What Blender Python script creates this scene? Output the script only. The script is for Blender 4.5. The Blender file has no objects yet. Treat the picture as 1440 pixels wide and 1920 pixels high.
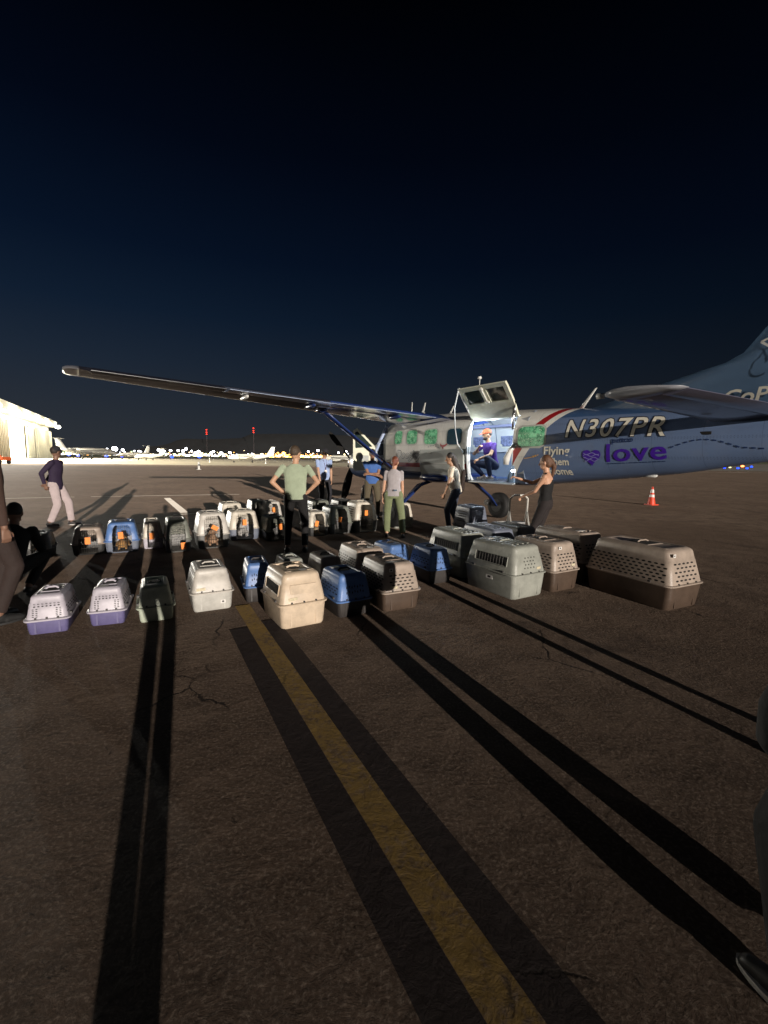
import bpy, bmesh, math, random
from mathutils import Vector, Matrix
R = math.radians
SC = bpy.context.scene
COL = SC.collection
random.seed(7)

# ------------------------------------------------------------------ camera, sky, light, exposure
cd = bpy.data.cameras.new('camera'); cam = bpy.data.objects.new('camera', cd); COL.objects.link(cam)
cd.sensor_fit = 'HORIZONTAL'; cd.sensor_width = 36; cd.lens = 36 * 840 / 1440
cd.clip_start = 0.05; cd.clip_end = 9000
CAMH = 1.6
cam.matrix_world = Matrix.Translation((0, 0, CAMH)) @ Matrix.Rotation(R(90 - 6.751), 4, 'X') @ Matrix.Rotation(R(0.641), 4, 'Z')
SC.camera = cam

W = bpy.data.worlds.new('World'); SC.world = W; W.use_nodes = True
nt = W.node_tree; nt.nodes.clear()
wo = nt.nodes.new('ShaderNodeOutputWorld'); bg = nt.nodes.new('ShaderNodeBackground')
tc = nt.nodes.new('ShaderNodeTexCoord'); sp = nt.nodes.new('ShaderNodeSeparateXYZ')
nt.links.new(tc.outputs['Generated'], sp.inputs[0])
rp = nt.nodes.new('ShaderNodeValToRGB'); nt.links.new(sp.outputs['Z'], rp.inputs[0])
el = rp.color_ramp.elements
el[0].position = 0.0; el[0].color = (0.026, 0.029, 0.034, 1)
el[1].position = 1.0; el[1].color = (0.0002, 0.0004, 0.0012, 1)
for p, c in ((0.06, (0.0205, 0.0255, 0.0335, 1)), (0.18, (0.0105, 0.0178, 0.0315, 1)), (0.27, (0.0046, 0.0112, 0.0255, 1)), (0.37, (0.0020, 0.0058, 0.0165, 1)), (0.52, (0.0007, 0.0022, 0.0068, 1)), (0.67, (0.0002, 0.0005, 0.0015, 1))):
    e = el.new(p); e.color = c
# the town on the left brightens its side of the sky
mr = nt.nodes.new('ShaderNodeMapRange'); nt.links.new(sp.outputs['X'], mr.inputs[0])
mr.inputs[1].default_value = -0.8; mr.inputs[2].default_value = 0.7; mr.inputs[3].default_value = 1.25; mr.inputs[4].default_value = 0.38
nt.links.new(rp.outputs[0], bg.inputs[0]); nt.links.new(mr.outputs[0], bg.inputs[1]); nt.links.new(bg.outputs[0], wo.inputs[0])

SUN_EL = 5.6
sd = bpy.data.lights.new('sun', 'SUN'); sun = bpy.data.objects.new('sun', sd); COL.objects.link(sun)
sd.energy = 4.6; sd.angle = R(0.4); sd.color = (1.0, 0.90, 0.80)
sun.rotation_euler = Vector((-0.430, 0.903, -math.tan(R(SUN_EL)))).to_track_quat('-Z', 'Y').to_euler()

SC.view_settings.view_transform = 'Standard'; SC.view_settings.look = 'None'
SC.view_settings.exposure = 0.0; SC.view_settings.gamma = 1.0; SC.view_settings.use_curve_mapping = False

# ------------------------------------------------------------------ helpers
def setp(o, label=None, cat=None, group=None, kind=None):
    if label: o['label'] = label
    if cat: o['category'] = cat
    if group: o['group'] = group
    if kind: o['kind'] = kind
    return o

def thing(name, label, cat, loc=(0, 0, 0), rz=0, group=None):
    o = bpy.data.objects.new(name, None); COL.objects.link(o)
    o.location = loc; o.rotation_euler = (0, 0, rz); o.empty_display_size = 0.1
    return setp(o, label, cat, group)

def link(name, me, parent=None, mats=None, smooth=False, loc=None, rot=None):
    o = bpy.data.objects.new(name, me); COL.objects.link(o)
    if mats:
        for m in (mats if isinstance(mats, (list, tuple)) else [mats]): me.materials.append(m)
    if smooth:
        for p in me.polygons: p.use_smooth = True
    if parent: o.parent = parent
    if loc is not None: o.location = loc
    if rot is not None: o.rotation_euler = rot
    return o

def obj(name, bm, mats, parent=None, smooth=False, sharp=None, loc=None, rot=None):
    bmesh.ops.recalc_face_normals(bm, faces=bm.faces[:])
    me = bpy.data.meshes.new(name); bm.to_mesh(me); bm.free()
    o = link(name, me, parent, mats, smooth or sharp is not None, loc, rot)
    if sharp is not None:
        me.set_sharp_from_angle(angle=R(sharp))
    return o

def NB(): return bmesh.new()

def box(bm, c, s, rot=None, mi=0):
    r = bmesh.ops.create_cube(bm, size=1.0)
    M = Matrix.Translation(c) @ (rot.to_4x4() if rot is not None else Matrix.Identity(4)) @ Matrix.Diagonal((s[0], s[1], s[2], 1))
    bmesh.ops.transform(bm, matrix=M, verts=r['verts'])
    if mi:
        for f in {f for v in r['verts'] for f in v.link_faces}: f.material_index = mi
    return r['verts']

def loft(bm, rings, cap0=True, cap1=True, closed=True, mi=0):
    vs = [[bm.verts.new(p) for p in r] for r in rings]
    n = len(rings[0]); fs = []
    for i in range(len(vs) - 1):
        for j in range(n if closed else n - 1):
            k = (j + 1) % n
            f = bm.faces.new((vs[i][j], vs[i][k], vs[i + 1][k], vs[i + 1][j])); f.material_index = mi; fs.append(f)
    if cap0: f = bm.faces.new(vs[0][::-1]); f.material_index = mi
    if cap1: f = bm.faces.new(vs[-1]); f.material_index = mi
    return vs

def tube(bm, pts, r, n=8, mi=0, cap=True, taper=None):
    pts = [Vector(p) for p in pts]; rings = []
    up = Vector((0, 0, 1))
    for i, p in enumerate(pts):
        d = (pts[min(i + 1, len(pts) - 1)] - pts[max(i - 1, 0)]).normalized()
        a = up if abs(d.dot(up)) < 0.95 else Vector((1, 0, 0))
        u = d.cross(a).normalized(); v = d.cross(u).normalized()
        rr = r if taper is None else r * taper[i]
        rings.append([p + (u * math.cos(2 * math.pi * k / n) + v * math.sin(2 * math.pi * k / n)) * rr for k in range(n)])
    loft(bm, rings, cap, cap, mi=mi)

def sphere(bm, c, r, seg=12, rg=8, mi=0, rot=None):
    if not hasattr(r, '__len__'): r = (r, r, r)
    q = bmesh.ops.create_uvsphere(bm, u_segments=seg, v_segments=rg, radius=1.0)
    M = Matrix.Translation(c) @ (rot.to_4x4() if rot is not None else Matrix.Identity(4)) @ Matrix.Diagonal((r[0], r[1], r[2], 1))
    bmesh.ops.transform(bm, matrix=M, verts=q['verts'])
    if mi:
        for f in {f for v in q['verts'] for f in v.link_faces}: f.material_index = mi

def disc(bm, c, r, n=14, mi=0, axis='Z'):
    pts = []
    for k in range(n):
        a = 2 * math.pi * k / n
        if axis == 'Z': pts.append((c[0] + math.cos(a) * r[0], c[1] + math.sin(a) * r[1], c[2]))
        elif axis == 'Y': pts.append((c[0] + math.cos(a) * r[0], c[1], c[2] + math.sin(a) * r[1]))
        else: pts.append((c[0], c[1] + math.cos(a) * r[0], c[2] + math.sin(a) * r[1]))
    f = bm.faces.new([bm.verts.new(p) for p in pts]); f.material_index = mi

MATS = {}
def mat(name, col, rough=0.5, metal=0.0, coat=0.0, var=0.0, vscale=8.0, bump=0.0, bscale=60.0, dark=None, spec=0.5, dr=0.0, trans=0.0):
    """Principled with noise-driven colour variation and bump"""
    if name in MATS: return MATS[name]
    m = bpy.data.materials.new(name); m.use_nodes = True; n = m.node_tree; b = n.nodes['Principled BSDF']
    b.inputs['Base Color'].default_value = (*col, 1); b.inputs['Roughness'].default_value = rough
    b.inputs['Metallic'].default_value = metal; b.inputs['Coat Weight'].default_value = coat
    b.inputs['Coat Roughness'].default_value = 0.08
    b.inputs['Specular IOR Level'].default_value = spec
    b.inputs['Diffuse Roughness'].default_value = dr
    b.inputs['Transmission Weight'].default_value = trans
    if var or bump:
        t = n.nodes.new('ShaderNodeTexCoord')
    if var:
        x = n.nodes.new('ShaderNodeTexNoise'); x.inputs['Scale'].default_value = vscale; x.inputs['Detail'].default_value = 6; x.inputs['Roughness'].default_value = 0.65
        n.links.new(t.outputs['Object'], x.inputs['Vector'])
        cr = n.nodes.new('ShaderNodeValToRGB')
        d = dark if dark else tuple(c * (1 - var) for c in col)
        cr.color_ramp.elements[0].color = (*d, 1); cr.color_ramp.elements[0].position = 0.3
        cr.color_ramp.elements[1].color = (*col, 1); cr.color_ramp.elements[1].position = 0.6
        n.links.new(x.outputs['Fac'], cr.inputs[0]); n.links.new(cr.outputs[0], b.inputs['Base Color'])
    if bump:
        y = n.nodes.new('ShaderNodeTexNoise'); y.inputs['Scale'].default_value = bscale; y.inputs['Detail'].default_value = 4
        n.links.new(t.outputs['Object'], y.inputs['Vector'])
        bp = n.nodes.new('ShaderNodeBump'); bp.inputs['Strength'].default_value = bump; bp.inputs['Distance'].default_value = 0.01
        n.links.new(y.outputs['Fac'], bp.inputs['Height']); n.links.new(bp.outputs[0], b.inputs['Normal'])
    MATS[name] = m
    return m

def emis(name, col, s):
    if name in MATS: return MATS[name]
    m = bpy.data.materials.new(name); m.use_nodes = True; b = m.node_tree.nodes['Principled BSDF']
    b.inputs['Base Color'].default_value = (0.02, 0.02, 0.02, 1)
    b.inputs['Emission Color'].default_value = (*col, 1); b.inputs['Emission Strength'].default_value = s
    m.cycles.emission_sampling = 'NONE'
    MATS[name] = m
    return m

class NX:
    """tiny shader expression builder"""
    def __init__(s, nt): s.nt = nt
    def m(s, op, *a, clamp=False):
        n = s.nt.nodes.new('ShaderNodeMath'); n.operation = op; n.use_clamp = clamp
        for i, v in enumerate(a):
            if isinstance(v, (int, float)): n.inputs[i].default_value = v
            else: s.nt.links.new(v, n.inputs[i])
        return n.outputs[0]
    def mix(s, f, a, b):
        n = s.nt.nodes.new('ShaderNodeMix'); n.data_type = 'RGBA'
        for idx, v in ((0, f), (6, a), (7, b)):
            if isinstance(v, (int, float)): n.inputs[idx].default_value = v
            elif isinstance(v, tuple): n.inputs[idx].default_value = (*v, 1)
            else: s.nt.links.new(v, n.inputs[idx])
        return n.outputs[2]
    def noise(s, vec, scale, detail=5, rough=0.6, dist=0.0):
        n = s.nt.nodes.new('ShaderNodeTexNoise'); n.inputs['Scale'].default_value = scale; n.inputs['Detail'].default_value = detail
        n.inputs['Roughness'].default_value = rough; n.inputs['Distortion'].default_value = dist
        s.nt.links.new(vec, n.inputs['Vector']); return n
    def step(s, v, lo, hi):
        n = s.nt.nodes.new('ShaderNodeMapRange'); s.nt.links.new(v, n.inputs[0]); n.interpolation_type = 'SMOOTHSTEP'
        n.inputs[1].default_value = lo; n.inputs[2].default_value = hi; return n.outputs[0]

# ------------------------------------------------------------------ ground
def asphalt_nodes(m, paint=None, wear=(0.42, 0.56)):
    m.use_nodes = True; n = m.node_tree; b = n.nodes['Principled BSDF']; X = NX(n)
    g = n.nodes.new('ShaderNodeNewGeometry'); P = g.outputs['Position']
    big = X.noise(P, 0.35, 5, 0.6); med = X.noise(P, 2.6, 7, 0.7); fine = X.noise(P, 55, 4, 0.7); grit = X.noise(P, 16, 8, 0.75, 0.6)
    # cracks: edges of large distorted cells, kept only in patches
    wob = X.noise(P, 1.7, 6, 0.7)
    mixv = n.nodes.new('ShaderNodeMix'); mixv.data_type = 'VECTOR'; mixv.inputs[0].default_value = 0.22
    n.links.new(P, mixv.inputs[4]); n.links.new(wob.outputs['Color'], mixv.inputs[5])
    v = n.nodes.new('ShaderNodeTexVoronoi'); v.feature = 'DISTANCE_TO_EDGE'; v.inputs['Scale'].default_value = 0.62
    n.links.new(mixv.outputs[1], v.inputs['Vector'])
    crack = X.m('SUBTRACT', 1.0, X.step(v.outputs['Distance'], 0.001, 0.006))
    pm = X.noise(P, 0.9, 2); crack = X.m('MULTIPLY', crack, X.step(pm.outputs['Fac'], 0.535, 0.61))
    c0 = X.mix(X.step(big.outputs['Fac'], 0.35, 0.65), (0.092, 0.062, 0.044), (0.142, 0.102, 0.075))
    c1 = X.mix(X.step(med.outputs['Fac'], 0.36, 0.70), c0, (0.062, 0.042, 0.030))
    c2 = X.mix(X.step(fine.outputs['Fac'], 0.45, 0.72), c1, (0.20, 0.155, 0.12))
    c3 = X.mix(X.step(grit.outputs['Fac'], 0.58, 0.70), c2, (0.030, 0.021, 0.016))
    oil = X.noise(P, 0.8, 3, 0.5, 1.5); c3 = X.mix(X.m('MULTIPLY', X.step(oil.outputs['Fac'], 0.60, 0.72), 0.45), c3, (0.035, 0.026, 0.022))
    c4 = X.mix(crack, c3, (0.015, 0.011, 0.009))
    if paint:
        wn = X.noise(P, 26, 8, 0.75)
        ex = X.noise(P, 3, 3)
        w = X.m('ADD', X.m('MULTIPLY', wn.outputs['Fac'], 0.7), X.m('MULTIPLY', ex.outputs['Fac'], 0.3))
        c4 = X.mix(X.step(w, *wear), paint, c4)
        c4 = X.mix(crack, c4, (0.015, 0.011, 0.009))
    n.links.new(c4, b.inputs['Base Color'])
    b.inputs['Roughness'].default_value = 0.85; b.inputs['Diffuse Roughness'].default_value = 1.0
    b.inputs['Specular IOR Level'].default_value = 0.25
    lump = X.noise(P, 5.5, 6, 0.62, 0.8)
    h = X.m('ADD', X.m('MULTIPLY', grit.outputs['Fac'], 0.44), X.m('MULTIPLY', lump.outputs['Fac'], 0.55))
    h = X.m('ADD', h, X.m('MULTIPLY', fine.outputs['Fac'], 0.09))
    h = X.m('ADD', h, X.m('MULTIPLY', big.outputs['Fac'], 0.5))
    h = X.m('SUBTRACT', h, X.m('MULTIPLY', crack, 0.12))
    bp = n.nodes.new('ShaderNodeBump'); bp.inputs['Strength'].default_value = 0.70; bp.inputs['Distance'].default_value = 0.015
    n.links.new(h, bp.inputs['Height']); n.links.new(bp.outputs[0], b.inputs['Normal'])

MA = bpy.data.materials.new('tarmac'); asphalt_nodes(MA)
MY = bpy.data.materials.new('yellow_paint'); asphalt_nodes(MY, (0.20, 0.130, 0.040), (0.44, 0.64))
MK = bpy.data.materials.new('black_paint'); asphalt_nodes(MK, (0.024, 0.018, 0.017), (0.56, 0.74))
MWP = bpy.data.materials.new('white_paint'); asphalt_nodes(MWP, (0.75, 0.70, 0.62), (0.56, 0.72))
MCON = mat('pale_concrete', (0.46, 0.43, 0.36), 0.9, var=0.25, vscale=0.05)

bm = NB()
for x0, x1, y0, y1 in ((-2500, 2500, -60, 4500),):
    bm.faces.new([bm.verts.new(p) for p in ((x0, y0, 0), (x1, y0, 0), (x1, y1, 0), (x0, y1, 0))])
setp(obj('ground', bm, MA), kind='structure')

def strip(bm, p, q, w, z, off=0.0, nseg=1):
    p = Vector((*p, 0)); q = Vector((*q, 0)); d = (q - p).normalized(); s = Vector((d.y, -d.x, 0))
    a = s * (off - w / 2); b = s * (off + w / 2); zz = Vector((0, 0, z))
    bm.faces.new([bm.verts.new(v + zz) for v in (p + a, p + b, q + b, q + a)])

def road(name, parts, m, z):
    bm = NB()
    for a in parts: strip(bm, a[0], a[1], a[2], z, a[3] if len(a) > 3 else 0)
    return setp(obj(name, bm, m), kind='structure')
bm = NB()
bm.faces.new([bm.verts.new(p) for p in ((-900, 96, .004), (900, 82, .004), (900, 620, .004), (-900, 620, .004))])
setp(obj('taxiway', bm, MCON), kind='structure')
cy = Vector((0.02, 1.805)); dy = Vector((-0.47, 0.883)).normalized()
ya = cy - dy * 6; yb = cy + dy * 3.3
road('yellow_line', [(ya, yb, 0.15)], MY, 0.004)
road('black_line_border', [(ya, cy + dy * 2.72, 0.150, 0.151), (ya, cy + dy * 2.62, 0.165, -0.159)], MK, 0.004)
road('white_line', [((-11.5, 17.5), (-6.3, 19.45), 0.10), ((-8.42, 17.3), (-5.72, 12.75), 0.22), ((-5.85, 12.35), (-4.9, 12.8), 0.14),
                    ((-110, 92), (110, 71), 0.45), ((-14, 16.4), (-12.0, 17.3), 0.08)], MWP, 0.004)

# far hill
def hillh(x):
    u = 720 + 840 * x / 3200
    pts = [(-600, 852), (150, 850), (230, 845), (300, 835), (350, 822), (410, 823), (450, 821), (478, 813), (560, 813), (660, 816), (760, 826), (900, 842), (1100, 856), (2400, 862)]
    for (u0, y0), (u1, y1) in zip(pts, pts[1:]):
        if u0 <= u <= u1:
            t = (u - u0) / (u1 - u0); t = t * t * (3 - 2 * t); y = y0 + (y1 - y0) * t
            return max(2.0, (855.5 + (u - 350) * 0.011 - y) / 840 * 3200 + random.uniform(-1.5, 1.5))
    return 3
bm = NB(); rows = []
for k in range(130):
    x = -4200 + k * 65; h = hillh(x)
    rows.append([(x, 2900, -5), (x, 3050, h * 0.55), (x, 3200, h), (x, 3400, h * 0.8), (x, 3900, -5)])
loft(bm, rows, False, False, closed=False)
setp(obj('hills', bm, mat('dark_hillside', (0.022, 0.024, 0.026), 1.0, var=0.4, vscale=0.01), smooth=True), kind='structure')

# ------------------------------------------------------------------ pet carriers
BLK = mat('carrier_void', (0.012, 0.011, 0.010), 0.9)
WIRE = mat('wire_grille', (0.30, 0.29, 0.27), 0.35, metal=0.9)
TAGM = mat('orange_tag_card', (0.95, 0.26, 0.03), 0.6, var=0.12, vscale=40)
LBL = mat('paper_label', (0.78, 0.76, 0.72), 0.7, var=0.2, vscale=90)
CM = {
    'lavender_grey': (0.50, 0.47, 0.53), 'purple': (0.13, 0.115, 0.25), 'sage': (0.50, 0.55, 0.44), 'chalk': (0.55, 0.52, 0.47), 'light_grey': (0.50, 0.49, 0.45),
    'blue': (0.105, 0.205, 0.46), 'charcoal': (0.045, 0.040, 0.038), 'cream': (0.62, 0.50, 0.37), 'taupe': (0.38, 0.31, 0.255), 'brown_base': (0.085, 0.058, 0.042),
    'stone_grey': (0.33, 0.34, 0.30), 'dark_grey': (0.12, 0.12, 0.115), 'moss': (0.17, 0.18, 0.15), 'black': (0.03, 0.03, 0.03), 'bluegrey': (0.15, 0.17, 0.22), 'white': (0.62, 0.57, 0.48)}
def plastic(n): return mat('plastic_' + n, CM[n], 0.42, var=0.26, vscale=9, bump=0.12, bscale=240)

def rr(w, l, r, z, dw, ox=0, oy=0):
    pts = []; n = 4
    def arc(cx, cy, a0):
        for k in range(n + 1):
            a = R(a0 + 90 * k / n); pts.append((ox + cx + r * math.cos(a), oy + cy + r * math.sin(a), z))
    arc(w / 2 - r, l / 2 - r, 0)
    pts.append((ox + dw / 2, oy + l / 2, z)); pts.append((ox - dw / 2, oy + l / 2, z))
    arc(-w / 2 + r, l / 2 - r, 90); arc(-w / 2 + r, -l / 2 + r, 180); arc(w / 2 - r, -l / 2 + r, 270)
    return pts
FRONT = 5    # face index of the doorway column (between the two extra points)

def carrier(label, loc, az, w, l, rim, top, ctop, cbase, group, style='holes', doorside=False, tag=None, cat='pet carrier', rib=True, side='vents', rim_col=None, lean=0.0, topstyle='bar', name='pet_carrier'):
    t = thing(name, label, cat, (loc[0], loc[1], 0.0), R(az), group)
    r = min(w, l) * 0.13
    W1, L1 = w * 1.10, l * 1.07          # rim size
    W2, L2 = w * 0.90, l * 0.93          # shoulder size
    mt, mb = plastic(ctop), plastic(cbase)
    hgt = top - rim
    dw = w * 0.62
    th = 0.006
    # tub
    bm = NB()
    zs = [(0.0, w * 0.955, l * 0.965), (0.02, w * 0.995, l), (rim * 0.5, w * 1.03, l * 1.03), (rim - 0.012, W1 - 0.014, L1 - 0.014)]
    rings = [rr(a, b, r * 0.8, z, dw) for z, a, b in zs]
    vs = [[bm.verts.new(p) for p in ring] for ring in rings]; n = len(rings[0])
    for i in range(len(vs) - 1):
        for j in range(n):
            if j == FRONT and i >= 1 and i < 3: continue
            bm.faces.new((vs[i][j], vs[i][(j + 1) % n], vs[i + 1][(j + 1) % n], vs[i + 1][j]))
    bm.faces.new(vs[0][::-1])
    inn = [rr(a - 2 * th, b - 2 * th, r * 0.75, z + 0.01, dw) for z, a, b in zs[:1]]
    bm.faces.new([bm.verts.new(p) for p in inn[0]])
    if rib:       # shallow moulded panels and foot ribs on the tub
        for s in (-1, 1):
            box(bm, (s * w * 0.30, -l * 0.5 - 0.006, rim * 0.45), (0.016, 0.012, rim * 0.72))
    o = obj('base', bm, mb, t, sharp=38)
    # rim flange
    bm = NB()
    rc = plastic(rim_col) if rim_col else mt
    ra = [rr(W1 - 0.014, L1 - 0.014, r, rim - 0.014, dw), rr(W1 + 0.026, L1 + 0.026, r + 0.01, rim - 0.010, dw), rr(W1 + 0.030, L1 + 0.030, r + 0.01, rim + 0.004, dw), rr(W1 - 0.01, L1 - 0.01, r, rim + 0.009, dw), rr(W1 - 0.03, L1 - 0.03, r, rim - 0.006, dw)]
    vs = [[bm.verts.new(p) for p in ring] for ring in ra]
    for i in range(len(vs) - 1):
        for j in range(n):
            if j == FRONT: continue
            bm.faces.new((vs[i][j], vs[i][(j + 1) % n], vs[i + 1][(j + 1) % n], vs[i + 1][j]))
    rimb = bm
    # lid
    bm = NB()
    seam = rim + hgt * 0.66
    def wl(z):
        f = (z - rim) / (hgt * 0.86); f = min(1, max(0, f)); return W1 - 0.012 + (W2 - W1) * f, L1 - 0.012 + (L2 - L1) * f
    zl = [rim + 0.006, rim + hgt * 0.30, seam, seam + 0.004, rim + hgt * 0.86]
    prof = []
    for i, z in enumerate(zl):
        a, b = wl(z)
        if i >= 3: a -= 0.006; b -= 0.006
        prof.append((z, a, b, dw * (1.0 if i < 2 else (0.9 if i < 4 else 0.66))))
    a, b = prof[-1][1], prof[-1][2]
    for k, (dz, ins) in enumerate(((0.045, 0.006), (0.085, 0.022), (0.118, 0.050), (0.14, 0.085))):
        prof.append((rim + hgt * (0.86 + dz), a - ins * w * 2.0, b - ins * w * 2.0, dw * 0.6))
    rings = [rr(p[1], p[2], max(0.012, min(r * 0.9, p[1] * .3)), p[0], p[3]) for p in prof]
    vs = [[bm.verts.new(p) for p in ring] for ring in rings]
    for i in range(len(vs) - 1):
        for j in range(n):
            if j == FRONT and i < 4: continue
            bm.faces.new((vs[i][j], vs[i][(j + 1) % n], vs[i + 1][(j + 1) % n], vs[i + 1][j]))
    # top: raised border, sunken panel
    pa, pb, pz = prof[-1][1], prof[-1][2], prof[-1][0]
    tr = [rr(pa * 0.97, pb * 0.97, r * 0.5, pz + 0.002, dw * 0.5), rr(pa * 0.84, pb * 0.86, r * 0.45, pz + 0.002, dw * 0.5), rr(pa * 0.81, pb * 0.83, r * 0.4, pz - 0.006, dw * 0.5)]
    tv = [[bm.verts.new(p) for p in ring] for ring in tr]
    for A, B in ((vs[-1], tv[0]), (tv[0], tv[1]), (tv[1], tv[2])):
        for j in range(n): bm.faces.new((A[j], A[(j + 1) % n], B[(j + 1) % n], B[j]))
    bm.faces.new(tv[-1])
    if style == 'panel':
        aw, al = wl(rim + hgt * 0.4)
        box(bm, (0, -al / 2 + 0.002, rim + hgt * 0.40), (w * 0.60, 0.012, hgt * 0.46))
    if topstyle == 'ribs':
        for k in range(4): box(bm, ((k - 1.5) * w * 0.17, 0, pz + 0.003), (w * 0.07, l * 0.62, 0.012))
    lid = bm
    # handle
    bm = NB(); ph = pz - 0.0045
    if topstyle == 'dish':
        disc(bm, (0, 0, ph), (w * 0.17, w * 0.17), 20, 1)
        tube(bm, [(-w * 0.15, 0, ph + 0.004), (-w * 0.08, 0, ph + 0.016), (w * 0.08, 0, ph + 0.016), (w * 0.15, 0, ph + 0.004)], 0.011, 8)
        for sx in (-1, 1):
            for sy in (-1, 1): box(lid, (sx * w * 0.26, sy * l * 0.30, ph + 0.004), (w * 0.15, 0.03, 0.012))
    elif topstyle == 'label':
        box(bm, (0.0, 0.0, ph + 0.002), (w * 0.50, l * 0.30, 0.005))
        box(bm, (0.0, 0.0, ph + 0.006), (w * 0.42, l * 0.25, 0.004), mi=1)
        tube(bm, [(-w * 0.17, 0, ph + 0.010), (-w * 0.10, 0, ph + 0.026), (w * 0.10, 0, ph + 0.026), (w * 0.17, 0, ph + 0.010)], 0.009, 8)
    else:
        disc(bm, (0, 0, ph), (w * 0.20, w * 0.12), 18, 1)
        tube(bm, [(-w * 0.19, 0, ph), (-w * 0.13, 0, ph + 0.020), (w * 0.13, 0, ph + 0.020), (w * 0.19, 0, ph)], 0.010, 8)
    obj('handle', bm, [mt if topstyle != 'bar' else plastic('charcoal' if ctop in ('blue', 'taupe', 'moss') else ctop), BLK], t, sharp=40)
    # vents, punched look: dark oval openings following the sloping walls
    def onface(fc, u, z):
        a, b = wl(z)
        if z > seam: a -= 0.006; b -= 0.006
        return {'back': (u, -b / 2 - 0.0015, z), 'left': (-a / 2 - 0.0015, u, z), 'right': (a / 2 + 0.0015, u, z)}[fc]
    bm = lid; cnt = 0
    def oval(fc, u, z, ru, rz, mi=1):
        pts = [onface(fc, u + ru * math.cos(2 * math.pi * k / 10), z + rz * math.sin(2 * math.pi * k / 10)) for k in range(10)]
        bm.faces.new([bm.verts.new(p) for p in pts]).material_index = mi
    if style in ('holes', 'fewholes', 'grid', 'rows'):
        if style == 'holes':
            nr, nc = 5, 5
            for i in range(nr):
                for j in range(nc):
                    oval('back', (j - (nc - 1) / 2 + (0.25 if i % 2 else -0.25)) * w * 0.135, rim + hgt * (0.13 + 0.115 * i), w * 0.045, hgt * 0.026); cnt += 1
        elif style == 'rows':
            for i in range(2):
                for j in range(7):
                    up = (j % 2) * hgt * 0.035
                    oval('back', (j - 3) * w * 0.085, rim + hgt * (0.30 + 0.20 * i) + up, w * 0.017, hgt * 0.05); cnt += 1
        elif style == 'fewholes':
            for i in range(4):
                for j in range(4):
                    oval('back', (j - 1.5 + (0.2 if i % 2 else -0.2)) * w * 0.10, rim + hgt * (0.22 + 0.12 * i), w * 0.018, w * 0.018); cnt += 1
        elif style == 'grid':
            for i in range(2):
                for j in range(7): oval('back', (j - 3) * w * 0.10, rim + hgt * (0.55 + 0.10 * i), w * 0.03, hgt * 0.025)
            for s in (-1, 1):
                for i in range(5):
                    for j in range(2): oval('back', s * w * (0.25 + 0.09 * j), rim + hgt * (0.14 + 0.075 * i), w * 0.03, hgt * 0.018)
            cnt = 1
        for fc in ('left', 'right'):
            if side == 'vents':
                nr = 3 if style != 'holes' else 6; nc = int(l / 0.075)
                for i in range(nr):
                    for j in range(nc):
                        oval(fc, (j - (nc - 1) / 2 + (0.25 if i % 2 else -0.25)) * 0.072, rim + hgt * ((0.25 if style != 'holes' else 0.10) + (0.11 if style != 'holes' else 0.095) * i), 0.024, hgt * 0.025)
                cnt = 1
    if side == 'slots':
        for fc in ('left', 'right'):
            for i in range(5):
                oval(fc, 0, rim + hgt * (0.22 + 0.12 * i), l * 0.30, hgt * 0.022)
        cnt = 1
    obj('lid', lid, [mt, BLK], t, sharp=38)
    if side == 'window':
        for fc, s in (('left', -1), ('right', 1)):
            bm = NB(); z0, z1 = rim + hgt * 0.26, rim + hgt * 0.60; u0, u1 = -l * 0.36, l * 0.30
            f = bm.faces.new([bm.verts.new(onface(fc, u, z)) for u, z in ((u0, z0), (u1, z0), (u1, z1), (u0, z1))])
            for k in range(11):
                u = u0 + (u1 - u0) * (k + 0.5) / 11
                p, q = Vector(onface(fc, u, z0)), Vector(onface(fc, u, z1)); e = Vector((s * 0.003, 0, 0)); tube(bm, [p + e, q + e], 0.0018, 4, mi=1)
            p = [Vector(onface(fc, u, z)) + Vector((s * .003, 0, 0)) for u, z in ((u0, z0), (u1, z0), (u1, z1), (u0, z1))]
            for i in range(4): tube(bm, [p[i], p[(i + 1) % 4]], 0.006, 4, mi=2)
            obj('side_window', bm, [BLK, WIRE, mt], t)
    # latches along the rim
    bm = rimb
    for fc in ('left', 'right'):
        for u in (-l * 0.3, l * 0.3):
            p = onface(fc, u, rim + 0.004); box(bm, (p[0] * 1.01, p[1], p[2] + 0.008), (0.02, 0.03, 0.03), mi=1)
    for u in (-w * 0.28, 0, w * 0.28):
        p = onface('back', u, rim + 0.01); box(bm, (p[0], p[1] - 0.003, p[2] + 0.004), (0.016, 0.014, 0.016), mi=1)
    obj('rim', rimb, [rc, plastic('charcoal')], t, sharp=50)
    # taped paperwork on the lid and a strip of tape on the back, different on every carrier
    rl = random.Random(int(abs(loc[0]) * 1000 + abs(loc[1]) * 77))
    if rl.random() < .6:
        g2 = NB(); box(g2, (rl.uniform(-.2, .2) * w, rl.choice((-1, 1)) * l * rl.uniform(.24, .29), pz + (.0105 if topstyle == 'ribs' else -.001)), (rl.uniform(.07, .12), rl.uniform(.05, .08), .004), rot=Matrix.Rotation(R(rl.uniform(-14, 14)), 3, 'Z')); obj('paper_label', g2, LBL, t)
    if rl.random() < .45 and style in ('plain', 'panel', 'fewholes', 'holes'):
        a_, b_2 = wl(rim + hgt * .2); g2 = NB(); box(g2, (rl.choice((-1, 1)) * w * rl.uniform(.22, .30), -b_2 / 2 - .004, rim + hgt * .17), (rl.uniform(.05, .09), .004, .028), rot=Matrix.Rotation(R(rl.uniform(-9, 9)), 3, 'Y')); obj('tape_label', g2, mat('masking_tape', (.62, .55, .38), .6, var=.3, vscale=60), t)
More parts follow.
